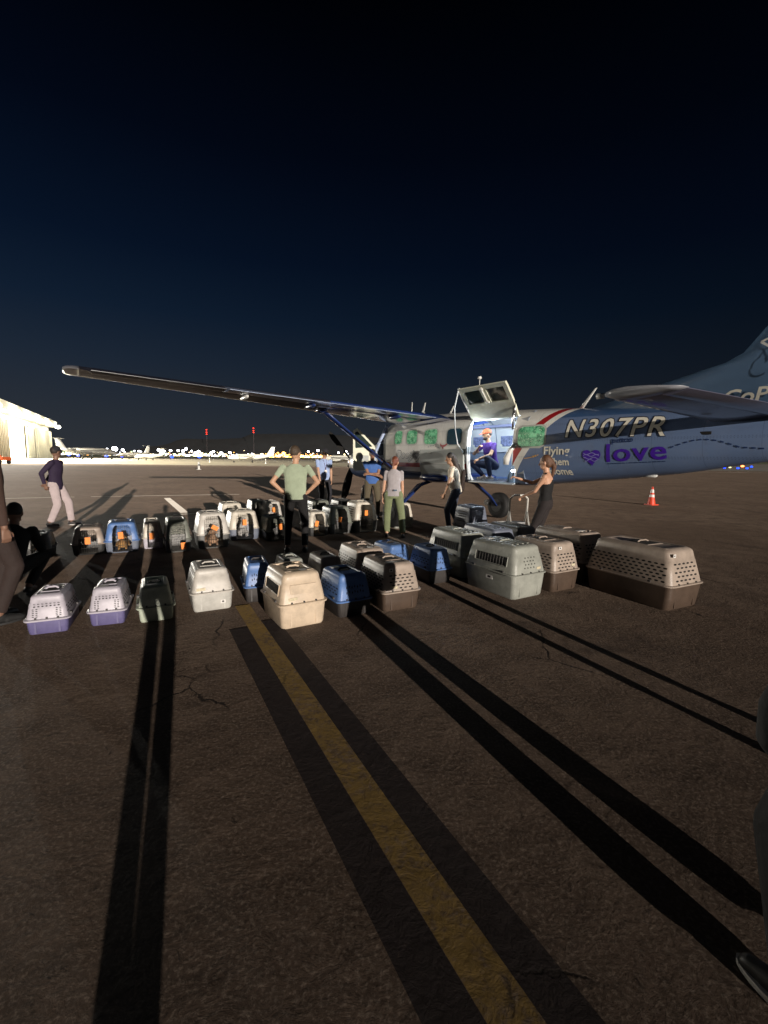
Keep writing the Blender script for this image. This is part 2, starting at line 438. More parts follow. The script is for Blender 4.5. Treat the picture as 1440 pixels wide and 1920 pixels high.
    # wire door in the opening at +y
    bm = NB(); yb = L1 / 2 - 0.03; z0, z1 = 0.03, rim + hgt * 0.84
    nb = 9
    for k in range(nb):
        x = (k / (nb - 1) - 0.5) * dw * 0.94; zt = z1 - abs(k / (nb - 1) - 0.5) ** 2 * hgt * 0.5
        lean_y = -(zt - rim) * 0.10
        tube(bm, [(x, yb - 0.012, z0), (x, yb, rim), (x * 0.9, yb + lean_y, zt)], 0.0022, 4)
    for z in (z0, rim * 0.6, rim, rim + hgt * 0.4, rim + hgt * 0.7):
        q = -(max(0, z - rim)) * 0.10; tube(bm, [(-dw * 0.47, yb + q, z), (dw * 0.47, yb + q, z)], 0.003, 4)
    obj('wire_door', bm, WIRE, t)
    if tag:
        bm = NB(); tx, tz, ta = tag; q = -(max(0, rim + hgt * tz - rim)) * 0.10
        box(bm, (tx * w, yb + 0.012 + q, rim + hgt * tz), (0.075, 0.003, 0.115), rot=Matrix.Rotation(R(ta), 3, 'Y'))
        obj('cage_tag', bm, TAGM, t)
    return t

RL = random.Random(11)
def sticker(parent, c, s, rz=0, rot=None, m=None):
    bm = NB(); box(bm, (0, 0, 0), s); box(bm, (0, -s[1] * 0.55, 0), (s[0] * 0.45, s[1] * 0.3, s[2] * 0.5), mi=1)
    return obj('sticker', bm, [m or LBL, plastic('charcoal')], parent, loc=c, rot=rot)

GA = 'empty carriers in the front rows'; GB = 'occupied carriers in the far rows'
def rowA(BL, w, az, l, rim, top, label, ct, cb, **k):
    a = R(az); wx = Vector((math.cos(a), math.sin(a))); ly = Vector((-wx.y, wx.x))
    c = Vector(BL) + wx * w / 2 + ly * l / 2
    return carrier(label, c, az, w, l, rim, top, ct, cb, GA, **k)
rowA((-3.16, 3.83), .30, 24, .47, .135, .350, 'small pale carrier with purple base, nearest the left edge of the front row', 'lavender_grey', 'purple', style='grid', topstyle='label')
rowA((-2.75, 4.06), .28, 22, .47, .14, .355, 'small pale carrier with purple base standing beside the sage green carrier', 'lavender_grey', 'purple', style='grid', topstyle='label')
rowA((-2.34, 4.16), .29, 28, .47, .145, .345, 'small all sage green carrier half crossed by a leg shadow', 'sage', 'sage', style='plain', side='slots', topstyle='label')
c4 = rowA((-1.95, 4.46), .38, 28, .58, .20, .44, 'plain chalky grey carrier with a small sticker low on its back', 'chalk', 'light_grey', style='plain', side='slots', topstyle='label')
sticker(c4, (.10, -.303, .09), (.05, .003, .035))
rowA((-1.51, 4.80), .28, 22, .50, .18, .43, 'small blue carrier with black base between the chalky grey and the big cream carrier', 'blue', 'charcoal', style='rows', rim_col='blue')
c6 = rowA((-0.94, 4.02), .43, 31, .60, .235, .52, 'large cream carrier with round handle recess, nearest the yellow line', 'cream', 'cream', style='panel', side='window', topstyle='dish')
rowA((-1.20, 5.25), .28, 28, .45, .16, .38, 'low grey carrier lid just showing behind the large cream carrier', 'stone_grey', 'charcoal', style='plain')
rowA((-0.74, 5.16), .30, 28, .52, .17, .42, 'brown carrier with flat dark top behind the small blue carrier', 'taupe', 'brown_base', style='plain', topstyle='bar')
rowA((-0.44, 4.35), .36, 31, .52, .17, .43, 'small blue carrier with dark base right beside the large cream carrier', 'blue', 'charcoal', style='rows', rim_col='blue')
c9 = rowA((0.01, 4.54), .42, 27, .64, .21, .50, 'taupe carrier with oval holes and brown base just right of a blue carrier', 'taupe', 'brown_base', style='holes', topstyle='label')
sticker(c9, (-.12, -.302, .44), (.045, .003, .035))
rowA((-0.32, 5.24), .42, 27, .66, .21, .51, 'taupe carrier directly behind the other taupe carrier with oval holes', 'taupe', 'brown_base', style='holes', topstyle='dish')
rowA((0.60, 5.62), .32, 27, .52, .19, .45, 'blue carrier with zigzag holes, leaning its side against a tall grey carrier', 'blue', 'charcoal', style='rows', rim_col='blue')
rowA((0.10, 5.98), .32, 33, .52, .18, .42, 'blue carrier mostly hidden behind a taupe carrier', 'blue', 'charcoal', style='rows', rim_col='blue')
rowA((1.06, 5.93), .44, 27, .84, .28, .60, 'tall grey green carrier with side window, behind the blue carrier', 'stone_grey', 'stone_grey', style='fewholes', side='window', topstyle='ribs')
rowA((1.58, 6.34), .43, 25, .84, .28, .60, 'shiny blue grey carrier lid between the grey green and the black carrier', 'bluegrey', 'black', style='plain', side='slots', topstyle='ribs')
rowA((2.07, 6.80), .42, 25, .80, .26, .57, 'black carrier with smooth lid at the back of the large carriers', 'dark_grey', 'black', style='plain', side='slots', topstyle='ribs')
c16 = rowA((1.49, 4.99), .50, 31, .80, .29, .61, 'large light grey carrier with side window and sticker, front of the right group', 'stone_grey', 'stone_grey', style='fewholes', side='window', topstyle='ribs')
sticker(c16, (-.262, -.02, .20), (.11, .003, .05), rot=(0, R(0), R(-90)))
c17 = rowA((2.06, 5.31), .45, 30, .74, .26, .60, 'taupe carrier with brown base between the light grey and the largest carrier', 'taupe', 'brown_base', style='holes', topstyle='label')
sticker(c17, (-.10, -.352, .54), (.05, .003, .035))
rowA((2.60, 5.76), .46, 27, .92, .28, .65, 'long taupe carrier with shadowed back, behind the largest carrier', 'taupe', 'brown_base', style='holes', topstyle='ribs')
c19 = rowA((3.05, 4.66), .55, 26, 1.02, .28, .66, 'largest taupe carrier with rows of oval holes and dark brown base, far right', 'taupe', 'brown_base', style='holes', topstyle='label')
sticker(c19, (-.19, -.492, .60), (.04, .003, .035))

def rowB(x, y, w, h, label, ct, cb, l=.6, az=29, tag=(0, .25, 0), **k):
    a = R(az); ly = Vector((-math.sin(a), math.cos(a))); c = Vector((x, y)) + ly * l / 2
    return carrier(label, c, az + 180, w / 1.08, l, h * .40, h, ct, cb, GB, tag=tag, **k)
rowB(-5.86, 6.71, .34, .37, 'dark carrier with orange tag cut off by the left picture edge', 'dark_grey', 'black', l=.5, style='plain')
rowB(-5.34, 6.81, .34, .39, 'dark carrier with pale lid edge second from the left in the far row', 'dark_grey', 'black', l=.5, tag=(.0, .12, 5), style='plain')
rowB(-4.79, 7.15, .46, .44, 'black carrier with taupe lid and orange tag, left of the blue far row carrier', 'taupe', 'black', tag=(.02, .20, 0), style='plain')
rowB(-4.35, 7.34, .50, .50, 'blue carrier with its wire door and orange tag facing the camera', 'blue', 'bluegrey', tag=(.04, .30, 3), side='vents', style='rows')
rowB(-4.02, 7.70, .32, .48, 'small whitish carrier right of the blue one in the far row', 'white', 'lavender_grey', tag=(.06, .1, 0), style='plain')
rowB(-3.45, 7.42, .40, .55, 'grey green carrier with pale door frame left of the beige one', 'moss', 'dark_grey', tag=(-.2, -.35, 4), style='plain')
rowB(-3.00, 7.80, .54, .62, 'beige carrier with slanted orange tag on its door', 'chalk', 'dark_grey', tag=(-.05, .30, 60), style='plain', topstyle='label')
rowB(-2.71, 8.64, .58, .56, 'white carrier holding a black and white puppy', 'white', 'bluegrey', tag=(.0, .35, 0), style='plain', topstyle='label')
rowB(-3.32, 9.75, .50, .60, 'white carrier standing behind the puppy carrier', 'white', 'dark_grey', tag=None, style='plain')
rowB(-2.06, 8.60, .46, .46, 'dark carrier with orange tag beside the puppy carrier', 'moss', 'black', tag=(-.12, .30, 0), style='plain')
rowB(-3.02, 10.65, .32, .58, 'grey carrier in the rearmost row with striped side', 'stone_grey', 'dark_grey', tag=None, side='slots', style='plain')
rowB(-2.58, 10.40, .42, .58, 'beige carrier in the rearmost row with an orange tag', 'chalk', 'black', tag=(.0, .45, 0), style='plain')
rowB(-1.34, 9.16, .42, .50, 'small cream carrier with tilted orange tag, right of the sage shirt', 'white', 'black', tag=(.12, .20, -15), style='plain')
rowB(-0.91, 9.45, .54, .58, 'dark grey green carrier with black doorway and orange tag', 'moss', 'dark_grey', tag=(.05, .22, -8), style='plain')
rowB(-0.38, 9.72, .56, .66, 'tall cream carrier with arched doorway left of the woman in olive trousers', 'white', 'dark_grey', tag=(.0, .40, 0), side='slots', style='plain', topstyle='ribs')
rowB(0.47, 10.37, .52, .58, 'white carrier half hidden behind the woman in olive trousers', 'white', 'stone_grey', tag=None, style='plain')
rowB(-1.48, 10.62, .50, .60, 'dark green carrier in the rearmost row behind the cream one', 'moss', 'dark_grey', tag=None, side='slots', style='plain')
rowB(-0.92, 10.86, .44, .60, 'grey carrier in the rearmost row near the man in the royal blue shirt', 'dark_grey', 'black', tag=None, side='slots', style='plain')
carrier('grey carrier on the ground beside the woman in the patterned shirt', (1.78, 9.15), 24, .44, .6, .28, .68, 'bluegrey', 'dark_grey', GB, style='plain', side='slots', topstyle='ribs')

# ------------------------------------------------------------------ aeroplane (local frame: x forward = 7 - a, y to its left, z up)
PSI = R(33.89)
plane = thing('aeroplane', 'high wing single propeller aeroplane, white front and steel blue tail, with its cargo door open', 'aeroplane', (2.666, 10.008, -0.103), R(90) + PSI)
GZ = 0.103
def lerp(tab, a):
    if a <= tab[0][0]: return tab[0][1:]
    for p, q in zip(tab, tab[1:]):
        if a <= q[0]:
            t = (a - p[0]) / (q[0] - p[0]); return tuple(u + (v - u) * t for u, v in zip(p[1:], q[1:]))
    return tab[-1][1:]
# station: half width, bottom, top, exponent of the upper and the lower half
FUS = [(0.42, .26, 1.28, 1.82, 2.2, 2.2), (0.8, .44, 1.10, 1.98, 2.4, 2.4), (1.6, .60, 1.02, 2.10, 2.6, 2.6), (2.3, .70, 1.04, 2.18, 2.6, 3.0), (2.7, .76, 1.08, 2.34, 2.5, 3.6), (3.2, .80, 1.12, 2.66, 2.7, 4.2),
       (3.7, .81, 1.15, 2.80, 3.0, 5), (5.0, .81, 1.17, 2.84, 3.2, 5), (6.6, .81, 1.18, 2.80, 3.2, 5), (7.95, .80, 1.20, 2.72, 3.2, 5), (8.4, .765, 1.26, 2.70, 3.0, 4.0), (8.85, .72, 1.31, 2.67, 2.8, 3.2), (9.7, .61, 1.41, 2.60, 2.5, 2.6),
       (10.6, .48, 1.53, 2.52, 2.3, 2.3), (11.8, .27, 1.76, 2.44, 2.1, 2.1), (12.35, .12, 1.92, 2.38, 2, 2)]
def sec(a): return lerp(FUS, a)
def B(a, z, side=1):
    w, zb, zt, nu, nl = sec(a); zc = (zb + zt) / 2; hz = (zt - zb) / 2
    q = min(0.9999, abs(z - zc) / hz); n = nu if z > zc else nl
    return side * w * (1 - q ** n) ** (1 / n)
DA0, DA1, DZ0, DZ1 = 6.66, 7.90, 1.24, 2.58
CA0, CA1, CZ0, CZ1 = 3.02, 3.46, 1.36, 2.52
st = sorted(set([0.42, .5, .6, .7, .8, 1, 1.3, 1.6, 2, 2.3, 2.5, 2.7, 2.85, CA0, 3.2, CA1, 3.7, DA0, DA1, 12.35] + [4 + .25 * k for k in range(11)] + [6.8, 7.0, 7.2, 7.4, 7.6, 7.75] + [8.1 + .15 * k for k in range(28)]))
qs = [-1, -.995, -.98, -.94, -.90, -.8, -.65, -.5, -.3, -.1, .1, .3, .45, .6, .7, .8, .85, .9, .94, .97, .99, 1]
def ringz(a):
    w, zb, zt, nu, nl = sec(a); zc = (zb + zt) / 2; hz = (zt - zb) / 2
    zz = [zc + q * hz for q in qs]
    if DA0 - .01 <= a <= DA1 + .01: zz[3] = DZ0; zz[15] = DZ1
    if CA0 - .01 <= a <= CA1 + .01: zz[5] = CZ0; zz[14] = CZ1
    return zz
def fring(a, inset=0.0):
    zz = ringz(a); L = []
    for z in zz: L.append((7 - a, max(0, B(a, z) - inset) if 0 < zz.index(z) < len(zz) - 1 else 0, z))
    Rr = [(x, -y, z) for x, y, z in L[1:-1]][::-1]
    return L + Rr
bm = NB(); rings = [fring(a) for a in st]
vs = [[bm.verts.new(p) for p in r] for r in rings]; n = len(rings[0]); nq = len(qs)
for i in range(len(st) - 1):
    am = (st[i] + st[i + 1]) / 2
    for j in range(n):
        if j < nq - 1:
            if DA0 < am < DA1 and 3 <= j < 15: continue
            if CA0 < am < CA1 and 5 <= j < 14: continue
        try: bm.faces.new((vs[i][j], vs[i][(j + 1) % n], vs[i + 1][(j + 1) % n], vs[i + 1][j]))
        except ValueError: pass
bm.faces.new(vs[0]); bm.faces.new(vs[-1][::-1])
# livery by station and height
MF = bpy.data.materials.new('fuselage_paint'); MF.use_nodes = True; n_ = MF.node_tree; b_ = n_.nodes['Principled BSDF']; X = NX(n_)
t_ = n_.nodes.new('ShaderNodeTexCoord'); s_ = n_.nodes.new('ShaderNodeSeparateXYZ'); n_.links.new(t_.outputs['Object'], s_.inputs[0])
aa = X.m('SUBTRACT', 7.0, s_.outputs['X']); zz_ = s_.outputs['Z']; q_ = X.m('MAXIMUM', X.m('SUBTRACT', zz_, 1.3), 0.0)
edge = X.m('ADD', 7.93, X.m('ADD', X.m('MULTIPLY', q_, 0.30), X.m('MULTIPLY', X.m('MULTIPLY', q_, q_), 0.36)))
dd = X.m('SUBTRACT', aa, edge)
WHT = (0.86, 0.85, 0.79); RED = (0.38, 0.015, 0.02); BLU = (0.125, 0.185, 0.32); NAVY = (0.016, 0.034, 0.10)
isblue = X.m('GREATER_THAN', dd, 0.0)
isred = X.m('MULTIPLY', X.m('GREATER_THAN', dd, -0.33), X.m('LESS_THAN', dd, -0.16))
belt = X.m('MULTIPLY', X.m('GREATER_THAN', zz_, 1.51), X.m('LESS_THAN', zz_, 1.62))
belt = X.m('MULTIPLY', belt, X.m('LESS_THAN', aa, 7.9))
low = X.m('MULTIPLY', X.m('LESS_THAN', zz_, 1.40), X.m('LESS_THAN', dd, 0.0))
pn = X.noise(t_.outputs['Object'], 3.0, 5)
c = X.mix(isred, WHT, RED); c = X.mix(belt, c, RED); c = X.mix(low, c, (0.03, 0.075, 0.20)); c = X.mix(isblue, c, BLU)
c = X.mix(X.m('MULTIPLY', X.m('GREATER_THAN', zz_, 2.47), isblue), c, (0.045, 0.10, 0.22))
# skin panel seams
fr = X.m('FRACT', X.m('MULTIPLY', aa, 1.55)); seam = X.m('LESS_THAN', fr, 0.012)
c = X.mix(X.m('MULTIPLY', seam, 0.28), c, (0.02, 0.02, 0.03))
c = X.mix(X.m('MULTIPLY', X.step(pn.outputs['Fac'], .45, .75), 0.12), c, (0.25, 0.24, 0.22))
lz = X.m('FRACT', X.m('MULTIPLY', zz_, 3.4)); c = X.mix(X.m('MULTIPLY', X.m('LESS_THAN', lz, 0.016), 0.22), c, (0.02, 0.02, 0.03))
rx = X.m('SUBTRACT', X.m('FRACT', X.m('MULTIPLY', aa, 26.0)), 0.5); near = X.m('MAXIMUM', X.m('LESS_THAN', X.m('ABSOLUTE', X.m('SUBTRACT', lz, 0.05)), 0.02), X.m('LESS_THAN', X.m('ABSOLUTE', X.m('SUBTRACT', lz, 0.96)), 0.02))
c = X.mix(X.m('MULTIPLY', X.m('MULTIPLY', X.m('LESS_THAN', X.m('ABSOLUTE', rx), 0.18), near), 0.35), c, (0.03, 0.03, 0.04))
grm = X.noise(t_.outputs['Object'], 9.0, 7, 0.75); c = X.mix(X.m('MULTIPLY', X.step(grm.outputs['Fac'], .52, .75), 0.22), c, (0.10, 0.09, 0.08))
n_.links.new(c, b_.inputs['Base Color']); b_.inputs['Roughness'].default_value = 0.34; b_.inputs['Coat Weight'].default_value = 0.7; b_.inputs['Coat Roughness'].default_value = 0.10
bw = X.noise(t_.outputs['Object'], 1.1, 2); bpn = n_.nodes.new('ShaderNodeBump'); bpn.inputs['Strength'].default_value = 0.5; bpn.inputs['Distance'].default_value = 0.02
n_.links.new(bw.outputs['Fac'], bpn.inputs['Height']); n_.links.new(bpn.outputs[0], b_.inputs['Normal'])
fus = obj('fuselage', bm, MF, plane, sharp=45)

PW = mat('aircraft_white', (0.72, 0.72, 0.68), 0.35, coat=0.5, var=0.12, vscale=5)
PGR = mat('door_grey', (0.44, 0.47, 0.45), 0.5, var=0.12, vscale=3)
PNV = mat('aircraft_navy', (0.022, 0.045, 0.17), 0.22, coat=0.8, var=0.2, vscale=2)
PBL = mat('tail_blue', (0.085, 0.15, 0.25), 0.32, coat=0.5, var=0.12, vscale=2)
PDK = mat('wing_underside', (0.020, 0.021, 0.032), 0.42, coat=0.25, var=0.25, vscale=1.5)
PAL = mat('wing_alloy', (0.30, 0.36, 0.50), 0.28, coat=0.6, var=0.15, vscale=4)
RUB = mat('rubber', (0.010, 0.010, 0.010), 0.75, bump=0.2)
CHR = mat('oleo_metal', (0.55, 0.55, 0.55), 0.25, metal=1.0)
LIN = mat('cabin_lining', (0.46, 0.49, 0.52), 0.6, var=0.12, vscale=4)
LIN2 = mat('cabin_lower_trim', (0.14, 0.18, 0.25), 0.55, var=0.15, vscale=4)
FLM = mat('cabin_floor', (0.045, 0.065, 0.12), 0.5, var=0.25, vscale=8)

# cabin lining seen through the doorway
bm = NB(); sts = [3.3, 4, 5, 6, DA0, 7.2, DA1, 8.15]
def iring(a):
    return [(7 - a, y, z) for y, z in ((0.70, 1.262), (.765, 1.45), (.765, 2.2), (.70, 2.50), (.50, 2.66), (0, 2.70), (-.50, 2.66), (-.70, 2.50), (-.765, 2.2), (-.765, 1.90), (-.765, 1.45), (-.70, 1.262))]
vs = [[bm.verts.new(p) for p in iring(a)] for a in sts]
for i in range(len(sts) - 1):
    am = (sts[i] + sts[i + 1]) / 2
    for j in range(12):
        if DA0 < am < DA1 and j < 4: continue
        if am < 3.6 and j < 3: continue
        f = bm.faces.new((vs[i][j], vs[i][(j + 1) % 12], vs[i + 1][(j + 1) % 12], vs[i + 1][j]))
        f.material_index = 2 if j == 11 else (1 if j in (0, 9, 10) else 0)
f = bm.faces.new(vs[-1]); f.material_index = 1
obj('cabin_lining', bm, [LIN, LIN2, FLM], plane, sharp=35)
# door frame: sill, jambs and header between skin and lining
bm = NB()
for k in range(3): box(bm, (7 - (DA0 + DA1) / 2, 0.655 + .05 * k, 1.232 + .012 * (2 - k)), (DA1 - DA0 - .01, 0.022, 0.02))
for a, wv in ((DA0 + .015, .03), (DA1 - .015, .03)):
    pts = [(7 - a, B(a, z) - .025, z) for z in (1.26, 1.4, 1.7, 2.0, 2.3, 2.45, 2.56)]
    tube(bm, pts, 0.028, 6)
tube(bm, [(7 - DA0, .62, 2.555), (7 - DA1, .62, 2.555)], 0.02, 6)
obj('door_frame', bm, mat('lit_frame_white', (0.72, 0.78, 0.82), 0.45, var=.08), plane, sharp=40)
bm = NB(); box(bm, (7 - 5.6, 0, 2.655), (1.5, .10, .02)); 
obj('cabin_light', bm, emis('cabin_lamp', (0.70, 0.86, 1.0), 7.0), plane)
bm = NB(); box(bm, (7 - 7.25, -.15, 2.665), (.5, .10, .02))
obj('cabin_light', bm, emis('cabin_lamp', (0.70, 0.86, 1.0), 7.0), plane)
def lamp(name, loc, e, col, size=0.1, parent=None):
    l = bpy.data.lights.new(name, 'POINT'); l.energy = e; l.color = col; l.shadow_soft_size = size
    o = bpy.data.objects.new(name, l); COL.objects.link(o); o.location = loc
    if parent: o.parent = parent
    return o
lamp('cabin_lamp', (7 - 7.25, -.05, 2.56), 60, (0.80, 0.91, 1.0), .12, plane)
lamp('cabin_lamp', (7 - 5.6, 0, 2.55), 34, (0.80, 0.91, 1.0), .12, plane)

bm = NB(); box(bm, (7 - 7.25, .52, 2.575), (.9, .03, .02)); obj('cabin_light', bm, emis('cabin_lamp', (0.70, 0.86, 1.0), 7.0), plane)  # strip light added under the header to brighten the raised door
lamp('added_door_lamp', (7 - 7.20, .60, 2.50), 16, (0.90, 0.96, .92), .05, plane)  # added lamps, brighten the raised door and the front jamb
lamp('added_door_lamp', (7 - 6.76, .70, 2.35), 7, (0.85, 0.95, 1.0), .04, plane)

def patch(a0, a1, z0, z1, r, off, side=1, nz=12, na=6):
    bm = NB(); rows = []
    for k in range(nz + 1):
        z = z0 + (z1 - z0) * k / nz
        d = min(z - z0, z1 - z); ins = 0
        if d < r: ins = r - math.sqrt(max(0, r * r - (r - d) ** 2))
        rows.append([bm.verts.new((7 - (a0 + ins + (a1 - a0 - 2 * ins) * i / na), B(a0 + ins + (a1 - a0 - 2 * ins) * i / na, z, side) + side * off, z)) for i in range(na + 1)])
    for p, q in zip(rows, rows[1:]):
        for i in range(na): bm.faces.new((p[i], p[i + 1], q[i + 1], q[i]))
    return bm
# green patterned sunshades behind the glass
MG = bpy.data.materials.new('green_sunshade_glass'); MG.use_nodes = True; n_ = MG.node_tree; b_ = n_.nodes['Principled BSDF']; X = NX(n_)
t_ = n_.nodes.new('ShaderNodeTexCoord'); a1_ = X.noise(t_.outputs['Object'], 11, 6, .7); a2_ = X.noise(t_.outputs['Object'], 34, 4, .7)
c = X.mix(X.step(a1_.outputs['Fac'], .38, .62), (0.03, 0.16, 0.075), (0.16, 0.46, 0.24)); c = X.mix(X.step(a2_.outputs['Fac'], .55, .68), c, (0.55, 0.72, 0.50))
n_.links.new(c, b_.inputs['Base Color']); b_.inputs['Roughness'].default_value = .12; b_.inputs['Coat Weight'].default_value = 1
n_.links.new(c, b_.inputs['Emission Color']); b_.inputs['Emission Strength'].default_value = 0.42   # glow put into the shades, standing for cabin light behind them
MG.cycles.emission_sampling = 'NONE'
MB_ = mat('cabin_window_glass', (0.03, 0.085, 0.13), 0.08, coat=1.0, var=.3, vscale=6)
TRIM = mat('window_trim', (0.55, 0.58, 0.52), 0.5)
WZ0, WZ1 = 2.06, 2.42
for a0, a1, z0, z1, m in ((3.90, 4.22, 2.10, 2.44, MG), (4.44, 4.86, 2.09, 2.43, MG), (5.16, 5.63, 2.07, 2.42, MG), (5.98, 6.46, 2.04, 2.40, MB_), (8.00, 8.56, 1.97, 2.34, MG)):
    for sd_ in (1, -1):
        o = obj('window', patch(a0, a1, z0, z1, .09, .006, sd_), m if sd_ > 0 or m is MG else MB_, plane, smooth=True)
        obj('window_frame', patch(a0 - .03, a1 + .03, z0 - .035, z1 + .03, .11, .003, sd_), TRIM, o, smooth=True)
MI = mat('interior_window', (0.20, 0.24, 0.42), .15, coat=1, var=.85, vscale=16)
for a0, a1 in ((6.19, 6.66), (5.26, 5.62), (7.2, 7.6)):
    bm = NB(); box(bm, (7 - (a0 + a1) / 2, -.752, 2.19), (a1 - a0, .012, .31)); box(bm, (7 - (a0 + a1) / 2, -.7585, 2.19), (a1 - a0 + .06, .01, .40), mi=1)
    bmesh.ops.bevel(bm, geom=[e for e in bm.edges if abs((e.verts[0].co - e.verts[1].co).normalized().y) > .9], offset=.06, segments=3, affect='EDGES')
    obj('interior_window', bm, [MI, TRIM], plane)
for a in (4.9, 5.75, 6.05, 6.85, 7.7):
    bm = NB(); tube(bm, [(7 - a, -.752, 1.28), (7 - a, -.757, 2.2), (7 - a, -.695, 2.49), (7 - a, -.50, 2.65), (7 - a, 0, 2.69)], .010, 6); obj('cabin_rib', bm, LIN2, plane)
bm = NB(); tube(bm, [(7 - 4.4, -.745, 1.905), (7 - 8.1, -.745, 1.905)], .012, 6); obj('trim_rail', bm, mat('trim_rail_grey', (.25, .28, .33), .4), plane)
bm = NB(); tube(bm, [(7 - 4.4, -.60, 2.52), (7 - 8.1, -.60, 2.52)], .035, 8); obj('overhead_duct', bm, mat('duct_blue_grey', (.20, .22, .36), .5), plane)
for yy in (-.35, .05, .42):
    bm = NB(); box(bm, (7 - 6.4, yy, 1.268), (3.2, .03, .012)); obj('floor_track', bm, CHR, plane)
# windscreen, side quarter light
WG = mat('windscreen_glass', (0.015, 0.02, 0.025), 0.06, coat=1.0)
bm = NB()
for a0, a1 in ((2.36, 3.0),):
    rows = []
    for k in range(7):
        a = 2.40 + .8 * k / 6; w, zb, zt, nu, nl = sec(a); zl = 2.06 + (a - 2.40) * .12
        rows.append([(7 - a, B(a, zl + (zt - .004 - zl) * s) * sg + sg * .006, zl + (zt - .004 - zl) * s + .003) for sg, ss in ((1, (0, .25, .5, .75, .92)), (-1, (.92, .75, .5, .25, 0))) for s in ss])
loft(bm, rows, False, False, closed=False)
obj('windscreen', bm, WG, plane, smooth=True)
bm = NB()
tube(bm, [(7 - 2.90, B(2.9, 1.40), 1.40), (7 - 2.90, B(2.9, 1.85) + .008, 1.85), (7 - 3.05, B(3.05, 2.15) + .01, 2.12), (7 - 3.40, .72, 2.62)], .045, 6)
obj('door_post', bm, mat('post_blue_white', (0.42, 0.50, 0.68), 0.4), plane, smooth=True)
# cockpit clutter glimpsed through the crew door
bm = NB(); box(bm, (7 - 3.25, .30, 1.72), (.45, .46, .14)); box(bm, (7 - 3.45, .30, 2.02), (.12, .46, .60), rot=Matrix.Rotation(R(-8), 3, 'Y')); box(bm, (7 - 2.75, 0, 1.98), (.10, 1.2, .34))
bmesh.ops.bevel(bm, geom=bm.edges[:], offset=.03, segments=2, affect='EDGES')
obj('pilot_seat', bm, mat('dark_seat_fabric', (0.06, 0.06, 0.07), .8), plane)

# wing
def foil(ch, th, n=14, camber=.02):
    up, lo = [], []
    for k in range(n + 1):
        x = 0.5 * (1 - math.cos(math.pi * k / n)); t = 5 * th * (.2969 * math.sqrt(x) - .126 * x - .3516 * x * x + .2843 * x ** 3 - .1036 * x ** 4)
        cm = camber * 4 * x * (1 - x); up.append((x, cm + t)); lo.append((x, cm - t))
    return [(x * ch, z * ch) for x, z in up] + [(x * ch, z * ch) for x, z in lo[::-1][1:-1]]
def wingring(b, x0, x1, zle, zte, th, c0=0.0, c1=1.0):
    """section at span b: a from x0 (leading) to x1 (trailing); c0..c1 chord fraction kept"""
    ch = x1 - x0; out = []
    for x, z in foil(ch, th):
        f = x / ch; f2 = min(max(f, c0), c1)
        if f2 != f:
            zz = [q for q in foil(ch, th) if abs(q[0] / ch - f) < 1e-6]
        out.append((7 - (x0 + f2 * ch), b, z * (1.0 if f2 == f else max(0.0, 1 - abs(f - f2) * 2)) + zle + (zte - zle) * f2))
    return out
def wstat(b):
    t = abs(b) / 7.9
    return 3.88 + .36 * t, 5.88 - .46 * t, 2.69 + .42 * t, 2.60 + .42 * t, .165 - .045 * t
WS = [0, .8, 1.6, 2.5, 3.4, 4.4, 5.5, 6.6, 7.4, 7.75]
